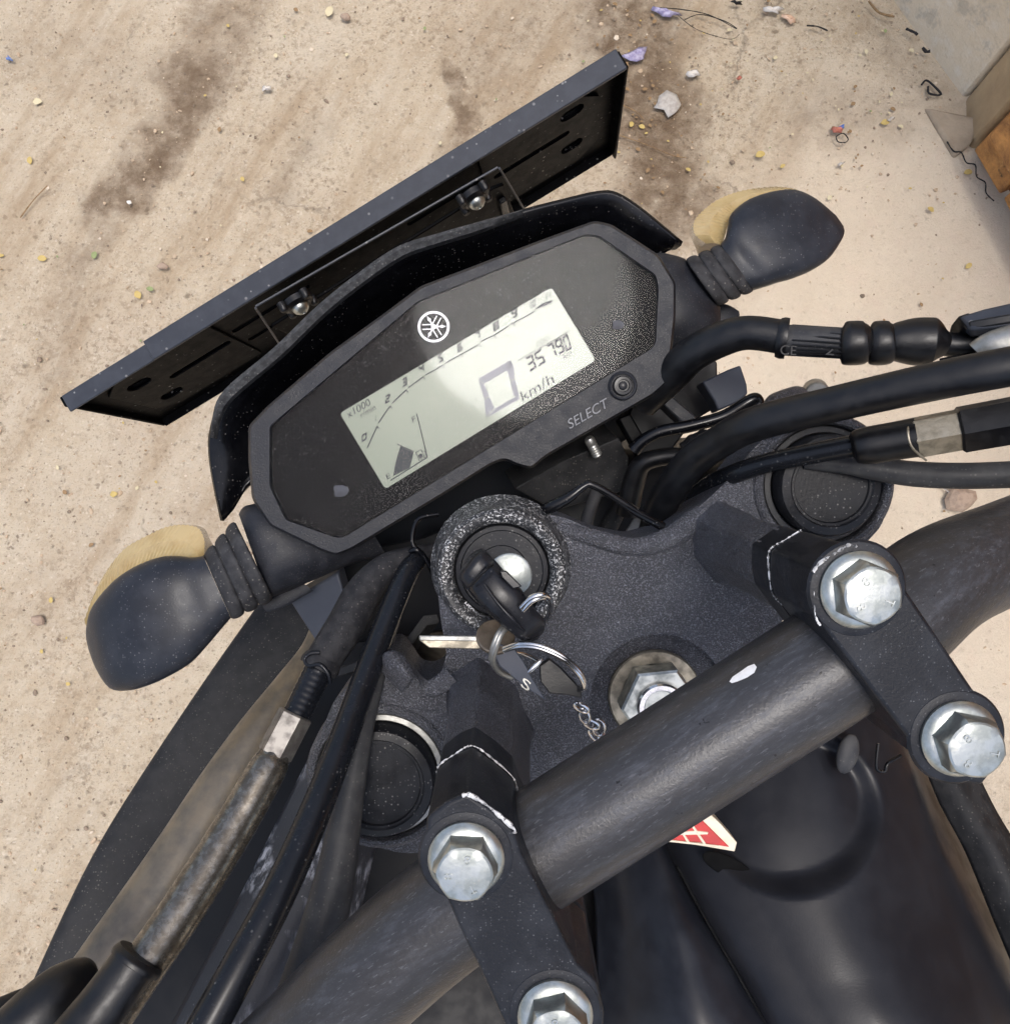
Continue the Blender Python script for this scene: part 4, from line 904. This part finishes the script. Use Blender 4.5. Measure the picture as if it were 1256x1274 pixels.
# screws under the panel
for (x, y, d, r) in ((733, 547, .333, .0022), (558, 652, .335, .0026)):
    c = at(x, y, d); ax = cv(.5, -.8, .6).normalized()
    prof = []
    for i in range(6): prof += [(r, -.002 - .0012 * i), (r * .8, -.0026 - .0012 * i)]
    lathe('screw', c, -ax, prof[::-1] + [(r, 0), (r * .7, .001), (.0001, .001)], M['dull'], bike, 20)
tube('wire_clip', [(545, 640, .31, 3), (522, 645, .308, 3), (514, 660, .306, 3), (514, 678, .305, 3), (526, 690, .305, 3), (540, 715, .308, 4)], M['gloss'], bike, n=10)
tube('wire_clip', [(505, 690, .306, 3), (518, 684, .304, 3.5), (530, 696, .306, 3)], M['gloss'], bike, n=10)

# ---- cables, left side
cl = subat('clutch_cable', at(330, 950, .26))
tube('dusty_sleeve', [(540, 688, .315, 12), (512, 695, .309, 15), (480, 708, .303, 19), (452, 738, .298, 23), (430, 778, .291, 24), (408, 812, .286, 23), (398, 828, .284, 22)], M['rubber'], cl, n=24)
tube('sleeve_lip', [(402, 821, .2848, 24), (398, 828, .284, 25.5), (395, 833, .2835, 24.5)], M['rubber'], cl, n=24, per=3)
tube('wire_loop', [(398, 812, .279, 2.5), (386, 813, .279, 2.8), (379, 820, .279, 2.8), (384, 828, .278, 2.8), (398, 827, .277, 2.8), (408, 838, .277, 2.8), (411, 850, .278, 2.5)], M['cable'], cl, n=8)
th = []
for i in range(18): th += [(396 - i * 1.75, 834 + i * 3.6, .2835 - i * .0005, 18.2 if i % 2 else 17.6)]
tube('threaded_adjuster', th, M['cable'], cl, n=22, per=2)
hex_nut_px('adjuster_nut', 368, 888, .273, 341, 940, .269, 22.5, pm('dirty crimp', (.20, .19, .175), (.12, .11, .10), .35, .5, metal=.7, ns=260), cl, .25)
tube('greasy_tube', [(347, 930, .2697, 17), (340, 943, .2685, 21), (330, 962, .266, 24), (298, 1018, .260, 26), (260, 1080, .252, 27), (215, 1150, .243, 28), (165, 1222, .234, 29), (120, 1290, .228, 29)], M['greasy'], cl, n=26)
tube('lever_boot', [(170, 1195, .233, 31), (150, 1224, .231, 32), (122, 1262, .228, 34), (80, 1315, .222, 37)], M['hose'], cl, n=26)
tube('boot_lip', [(176, 1188, .2335, 31), (171, 1195, .2328, 34.5), (166, 1202, .232, 34)], M['hose'], cl, n=26, per=3)
tube('lever_boot', [(108, 1202, .26, 10), (92, 1222, .252, 30), (60, 1252, .245, 38), (10, 1300, .24, 40)], M['hose'], cl, n=22)
tube('lever_boot', [(60, 1232, .275, 6), (40, 1245, .27, 18), (0, 1270, .265, 26), (-50, 1300, .26, 30)], M['void'], cl, n=18)
tube('switch_cable', [(530, 690, .318, 10), (516, 699, .306, 13), (502, 722, .298, 14), (476, 786, .287, 15), (452, 850, .276, 16.5), (425, 925, .262, 18), (392, 1010, .248, 20), (350, 1105, .234, 22), (300, 1200, .223, 24), (240, 1310, .214, 26)], M['cable'], bike, n=24)
tube('wide_sleeve', [(502, 728, .312, 9), (484, 780, .300, 11), (464, 850, .287, 13), (447, 920, .277, 15.5), (433, 1000, .269, 19), (417, 1090, .262, 25), (398, 1170, .257, 30), (372, 1250, .253, 33), (350, 1310, .25, 34)], M['greycable'], bike, n=24)
tube('brown_sleeve', [(400, 770, .375, 10), (386, 808, .368, 12), (358, 856, .358, 20), (322, 914, .346, 29), (282, 980, .335, 36), (232, 1062, .322, 40), (180, 1140, .31, 42), (128, 1215, .30, 43), (70, 1300, .29, 44)], M['sleeve'], bike, n=28)
# wing of the tank shroud on the left, slate bracket, scratched radiator cover
loft('tank_shroud', [((344, 722), (420, 760), .47, .35), ((318, 757), (405, 805), .46, .35), ((254, 848), (350, 905), .44, .35), ((186, 949), (280, 1030), .42, .35), ((126, 1045), (205, 1130), .40, .35), ((80, 1135), (140, 1230), .385, .35), ((30, 1245), (90, 1330), .37, .35)], M['darkgrey'], bike, n=24, power=3)
slabpx('slate_bracket', [(360, 748, .352), (420, 712, .345), (428, 742, .345), (428, 775, .35), (410, 800, .355), (395, 802, .36)], .01, M['slate'], bike, .001)
def scratch_mat():
    m = NT('scratched dark cover')
    mp = m.n.new('ShaderNodeMapping'); mp.inputs['Rotation'].default_value = (0, 0, .9); mp.inputs['Scale'].default_value = (1, .25, 1); m.link(m.co, mp.inputs[0])
    k = m.math('MULTIPLY', m.ramp(m.noise(420, 6, .75, mp.outputs[0]), .46, .58), m.ramp(m.noise(38, 3, .6), .48, .58))
    sp_ = m.ramp(m.noise(700, 3, .6), .70, .74)
    c = m.mix(k, (.024, .026, .032), (.36, .36, .38)); c = m.mix(sp_, c, (.2, .2, .2))
    return m.set(col=c, rough=.45, normal=m.bump(m.noise(900, 3), .2, .0005))
M['scr'] = scratch_mat()
def patch(name, rows, mat, parent, th=.006, per=6, fn=None):   # smooth sheet through rows of (x,y,d)
    if 'tank' in name:            # the tank goes on towards the saddle
        for q in (1.4, 1.6): rows = rows + [[(l[0] + (l[0] - p[0]) * q, l[1] + (l[1] - p[1]) * q, l[2] + (l[2] - p[2]) * .3 + .004) for l, p in zip(rows[-1], rows[-2])]]
    R = [spline(r, per) for r in rows]; cols = list(zip(*R)); C_ = [spline(c, per) for c in cols]; rr = list(zip(*C_))
    ring = []
    for r in rr: ring.append([at(*p) + (fn(p.x, p.y) if fn else Vector()) for p in r])
    v, f = rings_data(ring, closed=False)
    o = build(name, v, f, mat, parent, 60); s = o.modifiers.new('shell', 'SOLIDIFY'); s.thickness = th; s.offset = -1
    # thickness goes away from the camera
    me = o.data; nrm = sum((p.normal for p in me.polygons), Vector())
    if nrm.dot(CAM - WLOC[o.name]) < 0: me.flip_normals()
    return o
patch('radiator_cover', [[(405, 900, .33), (440, 880, .325), (480, 870, .33), (520, 880, .34)], [(350, 1010, .32), (395, 1000, .312), (440, 1000, .312), (480, 1010, .33)], [(290, 1130, .305), (340, 1120, .295), (400, 1120, .297), (450, 1130, .32)], [(220, 1260, .29), (290, 1250, .28), (360, 1250, .285), (430, 1260, .31)], [(180, 1340, .285), (250, 1340, .272), (330, 1340, .278), (410, 1340, .30)]], M['scr'], bike)
# inner frame mass that closes the view between yoke, tank and shroud
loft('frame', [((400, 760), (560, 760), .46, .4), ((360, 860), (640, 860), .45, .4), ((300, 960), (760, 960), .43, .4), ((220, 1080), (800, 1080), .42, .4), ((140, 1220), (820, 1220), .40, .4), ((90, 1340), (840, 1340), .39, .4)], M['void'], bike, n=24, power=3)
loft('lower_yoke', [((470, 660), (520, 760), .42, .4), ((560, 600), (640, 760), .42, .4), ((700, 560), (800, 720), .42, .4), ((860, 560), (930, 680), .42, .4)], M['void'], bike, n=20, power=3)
loft('left_gap_filler', [((415, 690), (440, 800), .40, .3), ((480, 660), (520, 790), .41, .3), ((560, 640), (580, 780), .42, .3)], M['void'], bike, n=16, power=3)  # dark filler added so no ground shows beside the left cables
slabpx('front_stay', [(415, 832, .33), (515, 800, .335), (545, 762, .33), (526, 764, .33), (500, 800, .33), (470, 815, .325)], .004, M['darkgrey'], bike)

# ---- fuel tank
def bowl(x, y):
    r = math.hypot((x - 985) / 112, (y - 1012) / 104); t = min(max((1.04 - r) / .22, 0), 1); k = t * t * (3 - 2 * t)
    return cv(0, 0, 1) * (.0075 * k)
patch('fuel_tank', [[(760, 915, 0.405), (790, 905, 0.375), (880, 880, 0.36), (960, 870, 0.352), (1040, 870, 0.352), (1100, 890, 0.36), (1130, 925, 0.375), (1158, 919, 0.425)],
                    [(780, 990, 0.392), (810, 980, 0.362), (890, 960, 0.345), (970, 950, 0.338), (1050, 945, 0.338), (1118, 955, 0.35), (1152, 985, 0.368), (1180, 979, 0.418)],
                    [(808, 1075, 0.375), (838, 1065, 0.345), (915, 1050, 0.33), (995, 1040, 0.324), (1075, 1035, 0.326), (1145, 1040, 0.34), (1185, 1060, 0.36), (1213, 1054, 0.41)],
                    [(848, 1150, 0.36), (878, 1140, 0.33), (955, 1135, 0.318), (1035, 1130, 0.313), (1110, 1125, 0.318), (1180, 1125, 0.333), (1222, 1135, 0.352), (1250, 1129, 0.402)],
                    [(895, 1230, 0.348), (925, 1220, 0.318), (1000, 1220, 0.307), (1080, 1215, 0.303), (1155, 1210, 0.309), (1225, 1210, 0.325), (1262, 1215, 0.345), (1290, 1209, 0.395)],
                    [(945, 1320, 0.338), (975, 1310, 0.308), (1055, 1310, 0.297), (1130, 1305, 0.294), (1200, 1300, 0.3), (1265, 1300, 0.317), (1300, 1300, 0.337), (1328, 1294, 0.387)]], M['tank'], bike, .006, 18, bowl)
patch('tank_cover', [[(700, 960, 0.4), (745, 950, 0.385), (790, 950, 0.375), (808, 985, 0.367), (814, 989, 0.379)], [(725, 1040, 0.375), (760, 1030, 0.358), (805, 1030, 0.348), (835, 1068, 0.347), (841, 1072, 0.359)], [(738, 1110, 0.358), (775, 1105, 0.34), (828, 1105, 0.33), (874, 1143, 0.33), (880, 1147, 0.342)], [(742, 1190, 0.345), (785, 1185, 0.328), (850, 1180, 0.315), (921, 1223, 0.317), (927, 1227, 0.329)], [(745, 1320, 0.33), (800, 1320, 0.312), (880, 1320, 0.298), (972, 1314, 0.306), (978, 1318, 0.318)]], M['tank2'], bike, .006, 8)
ribbon('cover_edge', [(842, 1078, .3425), (876, 1142, .3285), (922, 1222, .3165), (972, 1312, .3065)], 1.3, .003, M['darkgrey'], bike)
patch('tank_side_trim', [[(1150, 955, .372), (1180, 958, .365), (1216, 962, .372)], [(1168, 1000, .364), (1205, 1002, .357), (1240, 1010, .365)], [(1200, 1060, .355), (1240, 1062, .346), (1275, 1070, .355)], [(1235, 1145, .345), (1275, 1145, .336), (1310, 1150, .345)], [(1275, 1240, .335), (1310, 1240, .327), (1350, 1250, .337)]], M['darkgrey'], bike, .01, 5)
em = subat('tank_emblem', at(880, 1035, .315))
def raised(name, K, pts, d, th, mat, parent):
    P = [at(*K(*p), d) for p in pts]; o = build(name, *prism_data(P, cv(0, 0, 1) * th), mat, parent); return bevel(o, .0003)
raised('emblem_border', K4, [(372, 460), (400, 420), (478, 376), (522, 418), (564, 466), (558, 489), (470, 474)], .3165, .012, M['cream'], em)
raised('emblem_face', K4, [(380, 458), (404, 424), (458, 392), (545, 478), (470, 466)], .3158, .003, M['red'], em)
for q in ([(400, 440), (460, 436), (492, 440), (490, 446), (400, 448)], [(412, 424), (418, 424), (446, 468), (438, 468)], [(438, 410), (446, 410), (486, 470), (478, 470)], [(384, 458), (520, 474), (512, 478), (384, 464)]):
    raised('emblem_stripe', K4, q, .3155, .001, M['cream'], em)
def blob(name, c, axes, mat, parent, n=16):
    rings = []
    for i in range(1, n):
        p = math.pi * i / n; rings.append([c + axes[0] * math.cos(p) + (axes[1] * math.cos(t) + axes[2] * math.sin(t)) * math.sin(p) for t in [2 * math.pi * k / 20 for k in range(20)]])
    return build(name, *rings_data(rings), mat, parent, 60)
c = at(1054, 938, .336)
blob('rubber_stop', c, (cv(.25, .97, 0) * .0085, cv(.97, -.25, 0) * .0045, cv(0, 0, 1) * .0022), M['greycable'], bike)
c = at(905, 1078, .330)
blob('drain_slot_shade', c, (cv(.9, -.42, 0) * .0115, cv(.42, .9, 0) * .0042, cv(0, 0, 1) * .0006), pm('slot shade black', (.003, .003, .003), (.002, .002, .002), .7, spec=.1), bike)  # flat black blob; the shade inside the slot is its colour
tube('cable_clip', [(1092, 925, .33, 2), (1090, 955, .33, 2.2), (1100, 960, .33, 2.2), (1104, 950, .33, 2.2), (1120, 940, .332, 2.2)], M['gloss'], bike, n=8)

# ------------------------------------------------------------------ keys
keys = empty('bunch_of_keys', IC - STEER * .006, 'bunch of keys hanging from the black key in the ignition', 'keys')
kb = loft('key_head', [(K1(331.0, 450.6), K1(375.0, 383.4), .258, .8), (K1(323.0, 488.6), K1(425.0, 363.4), .253, .9), (K1(352.0, 537.3), K1(468.0, 402.7), .252, .8), (K1(363.5, 548.8), K1(486.5, 421.2), .2495, .85), (K1(411.2, 608.8), K1(538.8, 481.2), .248, .85), (K1(471.4, 668.6), K1(596.6, 543.4), .2475, .8), (K1(537.4, 722.2), K1(647.6, 617.8), .248, .75), (K1(592.8, 764.2), K1(697.2, 673.8), .250, .7), (K1(635.6, 772.2), K1(699.4, 711.8), .253, .6), (K1(666.2, 763.9), K1(691.8, 736.1), .256, .4)], M['keyblack'], keys, n=32, power=2.6)
tube('key_groove', [(*K1(372, 528), .2435, 1.6), (*K1(405, 488), .2408, 1.8), (*K1(440, 455), .2400, 1.8), (*K1(470, 435), .2425, 1.4)], M['void'], kb, n=8)
tube('key_ridge', [(*K1(432, 520), .2412, 1.6), (*K1(490, 600), .2402, 2.4), (*K1(555, 672), .2400, 2.4), (*K1(610, 726), .2425, 1.6)], M['keyblack'], kb, n=10)
raised('key_inlay', K1, [(500, 460), (530, 462), (598, 530), (560, 540), (510, 490)], .2425, .002, M['keyblack'], kb)
def ringpx(name, pts, r, mat): return wire(name, [at(*K1(x, y), d) for x, y, d in pts], r, mat, keys, 8, 6)
for k in range(2):
    o_ = 12 * k
    ringpx('split_ring', [(520, 800 + o_, .252), (590, 782 + o_, .248), (680, 792 + o_, .246), (780, 838 + o_, .246), (850, 905 + o_, .248), (874, 965 + o_, .252), (850, 985 - o_, .258), (800, 960, .264), (720, 890, .268), (620, 830, .266), (545, 815, .26), (520, 800 + o_, .252)], .0008, M['steel'])
ringpx('small_ring', [(594, 622, .242), (640, 580, .240), (690, 566, .240), (722, 590, .244), (722, 640, .252), (700, 680, .258)], .0009, M['steel'])
ringpx('small_ring', [(604, 634, .242), (646, 592, .240), (690, 578, .241), (712, 596, .245)], .0009, M['steel'])
ringpx('small_ring', [(540, 700, .250), (505, 740, .247), (482, 800, .247), (470, 860, .250), (500, 905, .256), (550, 930, .26)], .0010, M['dull'])
ringpx('small_ring', [(528, 694, .250), (494, 735, .247), (470, 795, .247), (460, 850, .250)], .0008, M['dull'])
raised('spare_key_blade', K1, [(145, 748), (412, 750), (416, 806), (190, 800), (145, 766)], .258, .0022, M['brass'], keys)
raised('blade_edge', K1, [(145, 746), (412, 748), (414, 772), (150, 768)], .2572, .0012, M['dull'], keys)
lathe('spare_key_bow', at(*K1(482, 752), .2555), cv(.1, .75, -.9).normalized(), [(.0004, -.0009), (.0058, -.0009), (.0062, -.0005), (.0062, .0005), (.0058, .0009), (.0004, .0009)], pm('dark bronze key', (.17, .14, .11), (.11, .09, .07), .35, .5, metal=.6, ns=250), keys, 28)
raised('metal_tag', K1, [(462, 782), (500, 782), (562, 802), (606, 860), (640, 930), (704, 1032), (640, 992), (560, 930), (500, 880), (470, 820)], .2525, .0015, M['slate'], keys)
text('tag_lettering', 'S', (592, 968), (34, 26), (14, -40), M['dull'], 0, K1, keys, place=lambda x, y, l: at(x, y, .2522))
raised('black_tag', K1, [(676, 880), (720, 850), (770, 890), (860, 985), (862, 1022), (800, 1008), (720, 1000), (680, 950)], .258, .004, M['hose'], keys)
blob('tag_eyelet', at(*K1(655, 880), .253), (cv(.7, .7, 0) * .0035, cv(-.7, .7, 0) * .001, cv(0, 0, 1) * .001), M['steel'], keys)
def link(x, y, ang, a, b, d):
    u = Vector((math.cos(ang), math.sin(ang))); w = Vector((-u.y, u.x))
    P = [at(*K1(x + u.x * a * math.cos(t) + w.x * b * math.sin(t), y + u.y * a * math.cos(t) + w.y * b * math.sin(t)), d + .001 * math.sin(t + ang)) for t in [2 * math.pi * k / 12 for k in range(12)]]
    return wire('chain_link', P, .0006, M['steel'], keys, 6, 3, closed=True)
for x, y, an, a, b, d in ((860, 1062, .5, 34, 14, .262), (872, 1098, 1.2, 34, 20, .264), (905, 1135, .4, 34, 16, .266), (935, 1150, 1.4, 36, 26, .268), (915, 1182, .9, 30, 12, .27)): link(x, y, an, a, b, d)

# ------------------------------------------------------------------ litter on the ground
def lmat(name, a, b, rough=.7): return pm(name, a, b, rough, ns=120)
LEAF = [lmat('yellow leaf', (.52, .40, .13), (.40, .28, .10)), lmat('dry brown leaf', (.30, .19, .09), (.18, .11, .05)), lmat('pale straw scrap', (.62, .55, .36), (.5, .42, .26)), lmat('green leaf', (.20, .26, .10), (.28, .30, .14))]
def leaf_mesh(k):
    L = 1.; pts = []; n = 7
    rings = []
    for i in range(n + 1):
        t = i / n; w = .34 * math.sin(math.pi * min(t * 1.03, 1)) ** .8 * (1 + .12 * math.sin(9 * t + k)) + .01
        z = .10 * math.sin(math.pi * t * (1 + .2 * k)) + .02
        rings.append([Vector((t - .5, -w, z + .07)), Vector((t - .5, 0, z)), Vector((t - .5, w, z + .05))])
    v, f = rings_data(rings, closed=False)
    m = len(v); v2 = v + [p - Vector((0, 0, .03)) for p in v]; f2 = f + [tuple(q + m for q in reversed(x)) for x in f]
    me = bpy.data.meshes.new('leaf'); me.from_pydata(v2, [], f2); me.shade_smooth(); return me
LM = {}
def leaf(x, y, s, kind, label, group=None, rz=None):
    key = (kind, random.randrange(3))
    if key not in LM:
        me = leaf_mesh(key[1]); me.materials.append(LEAF[kind]); LM[key] = me
    o = bpy.data.objects.new('leaf', LM[key]); col.objects.link(o)
    o.location = g(x, y) + Z * .001; o.scale = (s, s, s); o.rotation_euler = (random.uniform(-.15, .15), random.uniform(-.15, .15), random.uniform(0, 6.28) if rz is None else rz)
    tag(o, label, 'leaf', group); return o
for (x, y, s, k, lab) in [(53, 322, .022, 0, 'bright yellow leaf alone near the left edge of the yard'), (172, 367, .022, 0, 'orange yellow leaf above the left end of the number plate bracket'), (187, 360, .018, 3, 'small green leaf touching the orange yellow leaf'), (302, 223, .014, 0, 'little yellow leaf in the bare ground left of the bracket'), (47, 127, .024, 2, 'pale curled leaf scrap left of the long dark stain'), (38, 200, .02, 0, 'yellow leaf scrap low on the left below the pale curled one'), (118, 318, .02, 3, 'pale green leaf scrap beside the left stain'), (142, 615, .02, 0, 'yellow leaf just above the left turn signal'), (945, 193, .026, 0, 'crumpled yellow leaf behind the right turn signal'), (973, 207, .014, 0, 'tiny yellow leaf right of the crumpled yellow one'), (1157, 261, .018, 0, 'yellow leaf alone on the smooth slab right of the turn signal'), (1204, 331, .018, 0, 'yellow leaf lowest on the smooth slab at the right'), (1203, 215, .022, 0, 'yellow leaf fallen in the crack at the gate foot'), (1100, 153, .022, 0, 'yellow leaf scrap with blue white paper beside it'), (785, 155, .018, 0, 'yellow leaf on the wet patch right of the bracket'), (798, 158, .016, 0, 'yellow leaf beside the grey rag on the wet patch'), (345, 395, .0, 0, ''), (410, 15, .03, 2, 'broad pale dry leaf at the top edge of the yard')]:
    if s: leaf(x, y, s * .72, k, lab)
    
spots = [(random.uniform(-20, 1180), random.uniform(-10, 640)) for _ in range(130)] + [(random.uniform(850, 1130), random.uniform(20, 240)) for _ in range(60)] + [(random.uniform(0, 230), random.uniform(560, 1150)) for _ in range(16)] + [(random.gauss(800, 28), random.uniform(0, 240)) for _ in range(60)]
for x, y in spots:
    if x > 1050 and y < 200 and (x - 1050) > (y + 20) * .8 + 20: continue
    k = random.choices([0, 1, 2, 3], [2, 6, 4, 1])[0]
    if 740 < x < 870: k = random.choice([1, 1, 1, 1, 0])
    leaf(x, y, random.choice([.003, .004, .005, .005, .006, .008, .010]), k, ['tiny yellow leaf scrap lying loose on the dusty concrete', 'tiny brown leaf crumb lying on the dusty concrete', 'tiny pale straw scrap lying on the dusty concrete', 'tiny green leaf scrap lying on the dusty concrete'][k], ['yellow leaf scraps scattered over the yard', 'brown leaf crumbs scattered over the yard', 'straw scraps scattered over the yard', 'green leaf scraps scattered over the yard'][k])
# pebbles and grit
def grit():
    mb_v = []; mb_f = []; fm = []
    ib = bmesh.new(); bmesh.ops.create_icosphere(ib, subdivisions=1, radius=1); base = [v.co.copy() for v in ib.verts]; tri = [tuple(v.index for v in f_.verts) for f_ in ib.faces]; ib.free()
    for i in range(9000):
        x, y = random.uniform(-60, 1320), random.uniform(-60, 1330)
        if x > 950 and y > 250 and random.random() < .8: continue
        p = g(x, y); s = min(.0006 + random.expovariate(1 / .0008), .0045)
        k = len(mb_v); a = random.uniform(0, 6.28); R = Matrix.Rotation(a, 3, 'Z')
        sx, sy, sz = s * random.uniform(.7, 1.5), s * random.uniform(.6, 1.2), s * random.uniform(.4, .8)
        for b in base: mb_v.append(p + R @ Vector((b.x * sx, b.y * sy, b.z * sz)) + Vector((random.uniform(-.2, .2) * s, random.uniform(-.2, .2) * s, -.002 + sz * .3 - .003)))
        mb_f += [tuple(q + k for q in t) for t in tri]; fm += [random.choices([0, 1, 2], [6, 3, .7])[0]] * 20
    me = bpy.data.meshes.new('grit'); me.from_pydata(mb_v, [], mb_f)
    for m_ in (lmat('tan grit', (.52, .40, .28), (.40, .30, .2), .9), lmat('dark grit', (.26, .195, .14), (.18, .14, .10), .9), lmat('pale grit', (.66, .56, .44), (.56, .47, .36), .9)): me.materials.append(m_)
    for p, q in zip(me.polygons, fm): p.material_index = q
    o = bpy.data.objects.new('grit', me); col.objects.link(o); tag(o, 'loose grit and gravel strewn over the concrete', 'grit', None, 'stuff')
grit()
def pebble(x, y, s, mat, label, cat='stone'):
    c = g(x, y) + Z * s * .25; rings = []; sd_ = random.random() * 9
    for i in range(1, 6):
        p = math.pi * i / 6; rings.append([c + Vector((math.cos(t) * math.sin(p) * s * (1 + .25 * math.sin(2 * t + sd_)), math.sin(t) * math.sin(p) * s * .75 * (1 + .2 * math.cos(3 * t + sd_)), math.cos(p) * s * .5)) for t in [2 * math.pi * k / 8 for k in range(8)]])
    o = build('stone', *rings_data(rings), mat, None, 25); tag(o, label, cat); return o
ST = lmat('brown stone', (.36, .27, .2), (.27, .2, .15), .9); SW = lmat('white stone', (.75, .72, .66), (.66, .62, .55), .8)
pebble(161, 252, .005, SW, 'small white pebble on the left dark stain')
pebble(1192, 622, .028, ST, 'brown stone chunk below the lower cable at the right')
pebble(48, 772, .012, ST, 'brown stone left of the left turn signal')
pebble(203, 332, .009, ST, 'small brown stone above the number plate bracket')
pebble(430, 22, .010, ST, 'flat brown stone flake at the top of the yard')
# plastic and paper scraps
def scrap(name, x, y, s, mat, label, cat, n=11, wob=.45, asp=.6, rz=0., h=.008):
    s *= .78; h *= .5
    c = g(x, y) + Z * .003; top = []; 
    for k in range(n):
        t = 2 * math.pi * k / n; r = s * (1 + random.uniform(-wob, wob)); p = Vector((math.cos(t) * r, math.sin(t) * r * asp, 0)); p = Matrix.Rotation(rz, 3, 'Z') @ p
        top.append(c + p + Z * random.uniform(0, h))
    ctr = c + Z * h * .8; mid = [ctr.lerp(p, .55) + Z * random.uniform(0, h) for p in top]
    v = [ctr] + mid + top; f = [(0, i + 1, (i + 1) % n + 1) for i in range(n)] + [(i + 1, i + 1 + n, (i + 1) % n + 1 + n, (i + 1) % n + 1) for i in range(n)]
    o = build(name, v, f, mat, None, 20); sm = o.modifiers.new('sheet', 'SOLIDIFY'); sm.thickness = .0006
    tag(o, label, cat); return o
PUR = lmat('violet plastic film', (.22, .19, .32), (.42, .39, .52), .4); GRY = lmat('grey rag', (.44, .41, .37), (.34, .31, .28), .9); WHI = lmat('white paper', (.62, .58, .52), (.52, .48, .44), .7); BLU = lmat('blue film', (.12, .2, .5), (.2, .3, .55), .4); RED = lmat('red paper', (.45, .16, .11), (.38, .13, .09), .6); ORA = lmat('orange wrapper', (.55, .36, .24), (.6, .42, .3), .5); BLK = lmat('black scrap', (.03, .028, .026), (.05, .045, .04), .7)
scrap('plastic_scrap', 790, 70, .030, PUR, 'violet plastic film scrap just right of the bracket corner', 'plastic scrap', rz=.3)
scrap('plastic_scrap', 828, 17, .028, PUR, 'grey violet plastic strip at the top edge right of centre', 'plastic scrap', asp=.35, rz=-.3)
scrap('rag', 833, 132, .034, GRY, 'flat grey rag on the wet patch right of the bracket', 'rag', asp=.75, h=.004)
scrap('paper_scrap', 863, 93, .018, WHI, 'crumpled whitish paper scrap above the grey rag', 'paper scrap', asp=.6)
scrap('paper_scrap', 918, 99, .008, RED, 'small red scrap in the middle of the upper yard', 'paper scrap')
scrap('wrapper', 1041, 163, .014, RED, 'red and orange wrapper scrap above the black loop', 'wrapper', asp=.6)
scrap('wrapper', 1046, 160, .008, BLU, 'blue corner of film beside the red wrapper', 'wrapper')
scrap('paper_scrap', 1107, 150, .009, WHI, 'white strip beside the yellow leaf scrap near the step', 'paper scrap', asp=.35, rz=.4)
scrap('wrapper', 981, 26, .018, ORA, 'orange wrapper at the top of the yard', 'wrapper', asp=.7, rz=-.5)
scrap('paper_scrap', 960, 14, .02, WHI, 'clear whitish film beside the orange wrapper', 'paper scrap', asp=.5)
scrap('paper_scrap', 332, 112, .010, WHI, 'white scrap in the bare ground at upper left', 'paper scrap', asp=.7)
scrap('plastic_scrap', 14, 75, .010, BLU, 'small blue plastic scrap at the far left', 'plastic scrap', asp=.5, rz=-.8)
scrap('paper_scrap', 1044, 206, .010, WHI, 'small white scrap below the black loop', 'paper scrap', asp=.4, rz=.7)
scrap('plastic_scrap', 915, 6, .012, BLK, 'black scrap at the top edge of the yard', 'plastic scrap', asp=.4)
def twig(pts, r, label, mat=None, name='twig', cat='twig', closed=False):
    P = [g(x, y) + Z * (.004 + random.uniform(0, .004)) for x, y in pts]
    if closed: P.append(P[0])
    s = spline(P, 5); v, f = sweep(s, [r * .7 * random.uniform(.7, 1.1) for _ in s], 6); o = build(name, v, f, mat or LEAF[1], None, 60); tag(o, label, cat)
twig([(27, 272), (45, 250), (62, 234)], .0016, 'thin straight twig at the left edge')
twig([(815, 12), (845, 14), (880, 22), (915, 38), (900, 30), (870, 20), (850, 28)], .0012, 'tangled black wire at the top right of the bracket', BLK, 'wire', 'wire')
twig([(838, 18), (865, 40), (905, 52), (918, 46)], .0008, 'thin dark wire below the tangled black one', BLK, 'wire', 'wire')
twig([(1038, 172), (1046, 169), (1053, 175), (1049, 180), (1041, 178)], .0015, 'small black loop of cord on the upper yard', BLK, 'cord', 'cord', True)
twig([(1144, 108), (1150, 102), (1158, 108), (1168, 120), (1154, 118), (1152, 110)], .003, 'dark twisted cord near the step', BLK, 'cord', 'cord')
twig([(1002, 34), (1015, 36), (1028, 40)], .002, 'short dark twig right of the orange wrapper', BLK)
twig([(1078, 5), (1092, 18), (1110, 24)], .003, 'dark stick at the foot of the grey wall')
twig([(1125, 38), (1135, 44), (1138, 47)], .0035, 'short dark stick by the grey wall', BLK)
twig([(1145, 62), (1150, 66), (1154, 67)], .004, 'dark lump of twig by the grey wall lowest of its row', BLK)
twig([(1176, 178), (1184, 190), (1193, 192), (1200, 204), (1210, 208), (1212, 222), (1222, 230), (1224, 242), (1234, 252)], .0018, 'dark dirt clogged cord along the gate foot', BLK, 'cord', 'cord')
twig([(1155, 600), (1170, 608), (1180, 616)], .0015, 'thin grey wire beside the brown stone chunk', GRY, 'wire', 'wire')
twig([(768, 130), (790, 142), (800, 150)], .0015, 'brown twig on the wet patch next to the bracket end')
twig([(770, 170), (800, 180), (835, 195), (852, 198)], .0012, 'long brown twig across the wet patch')
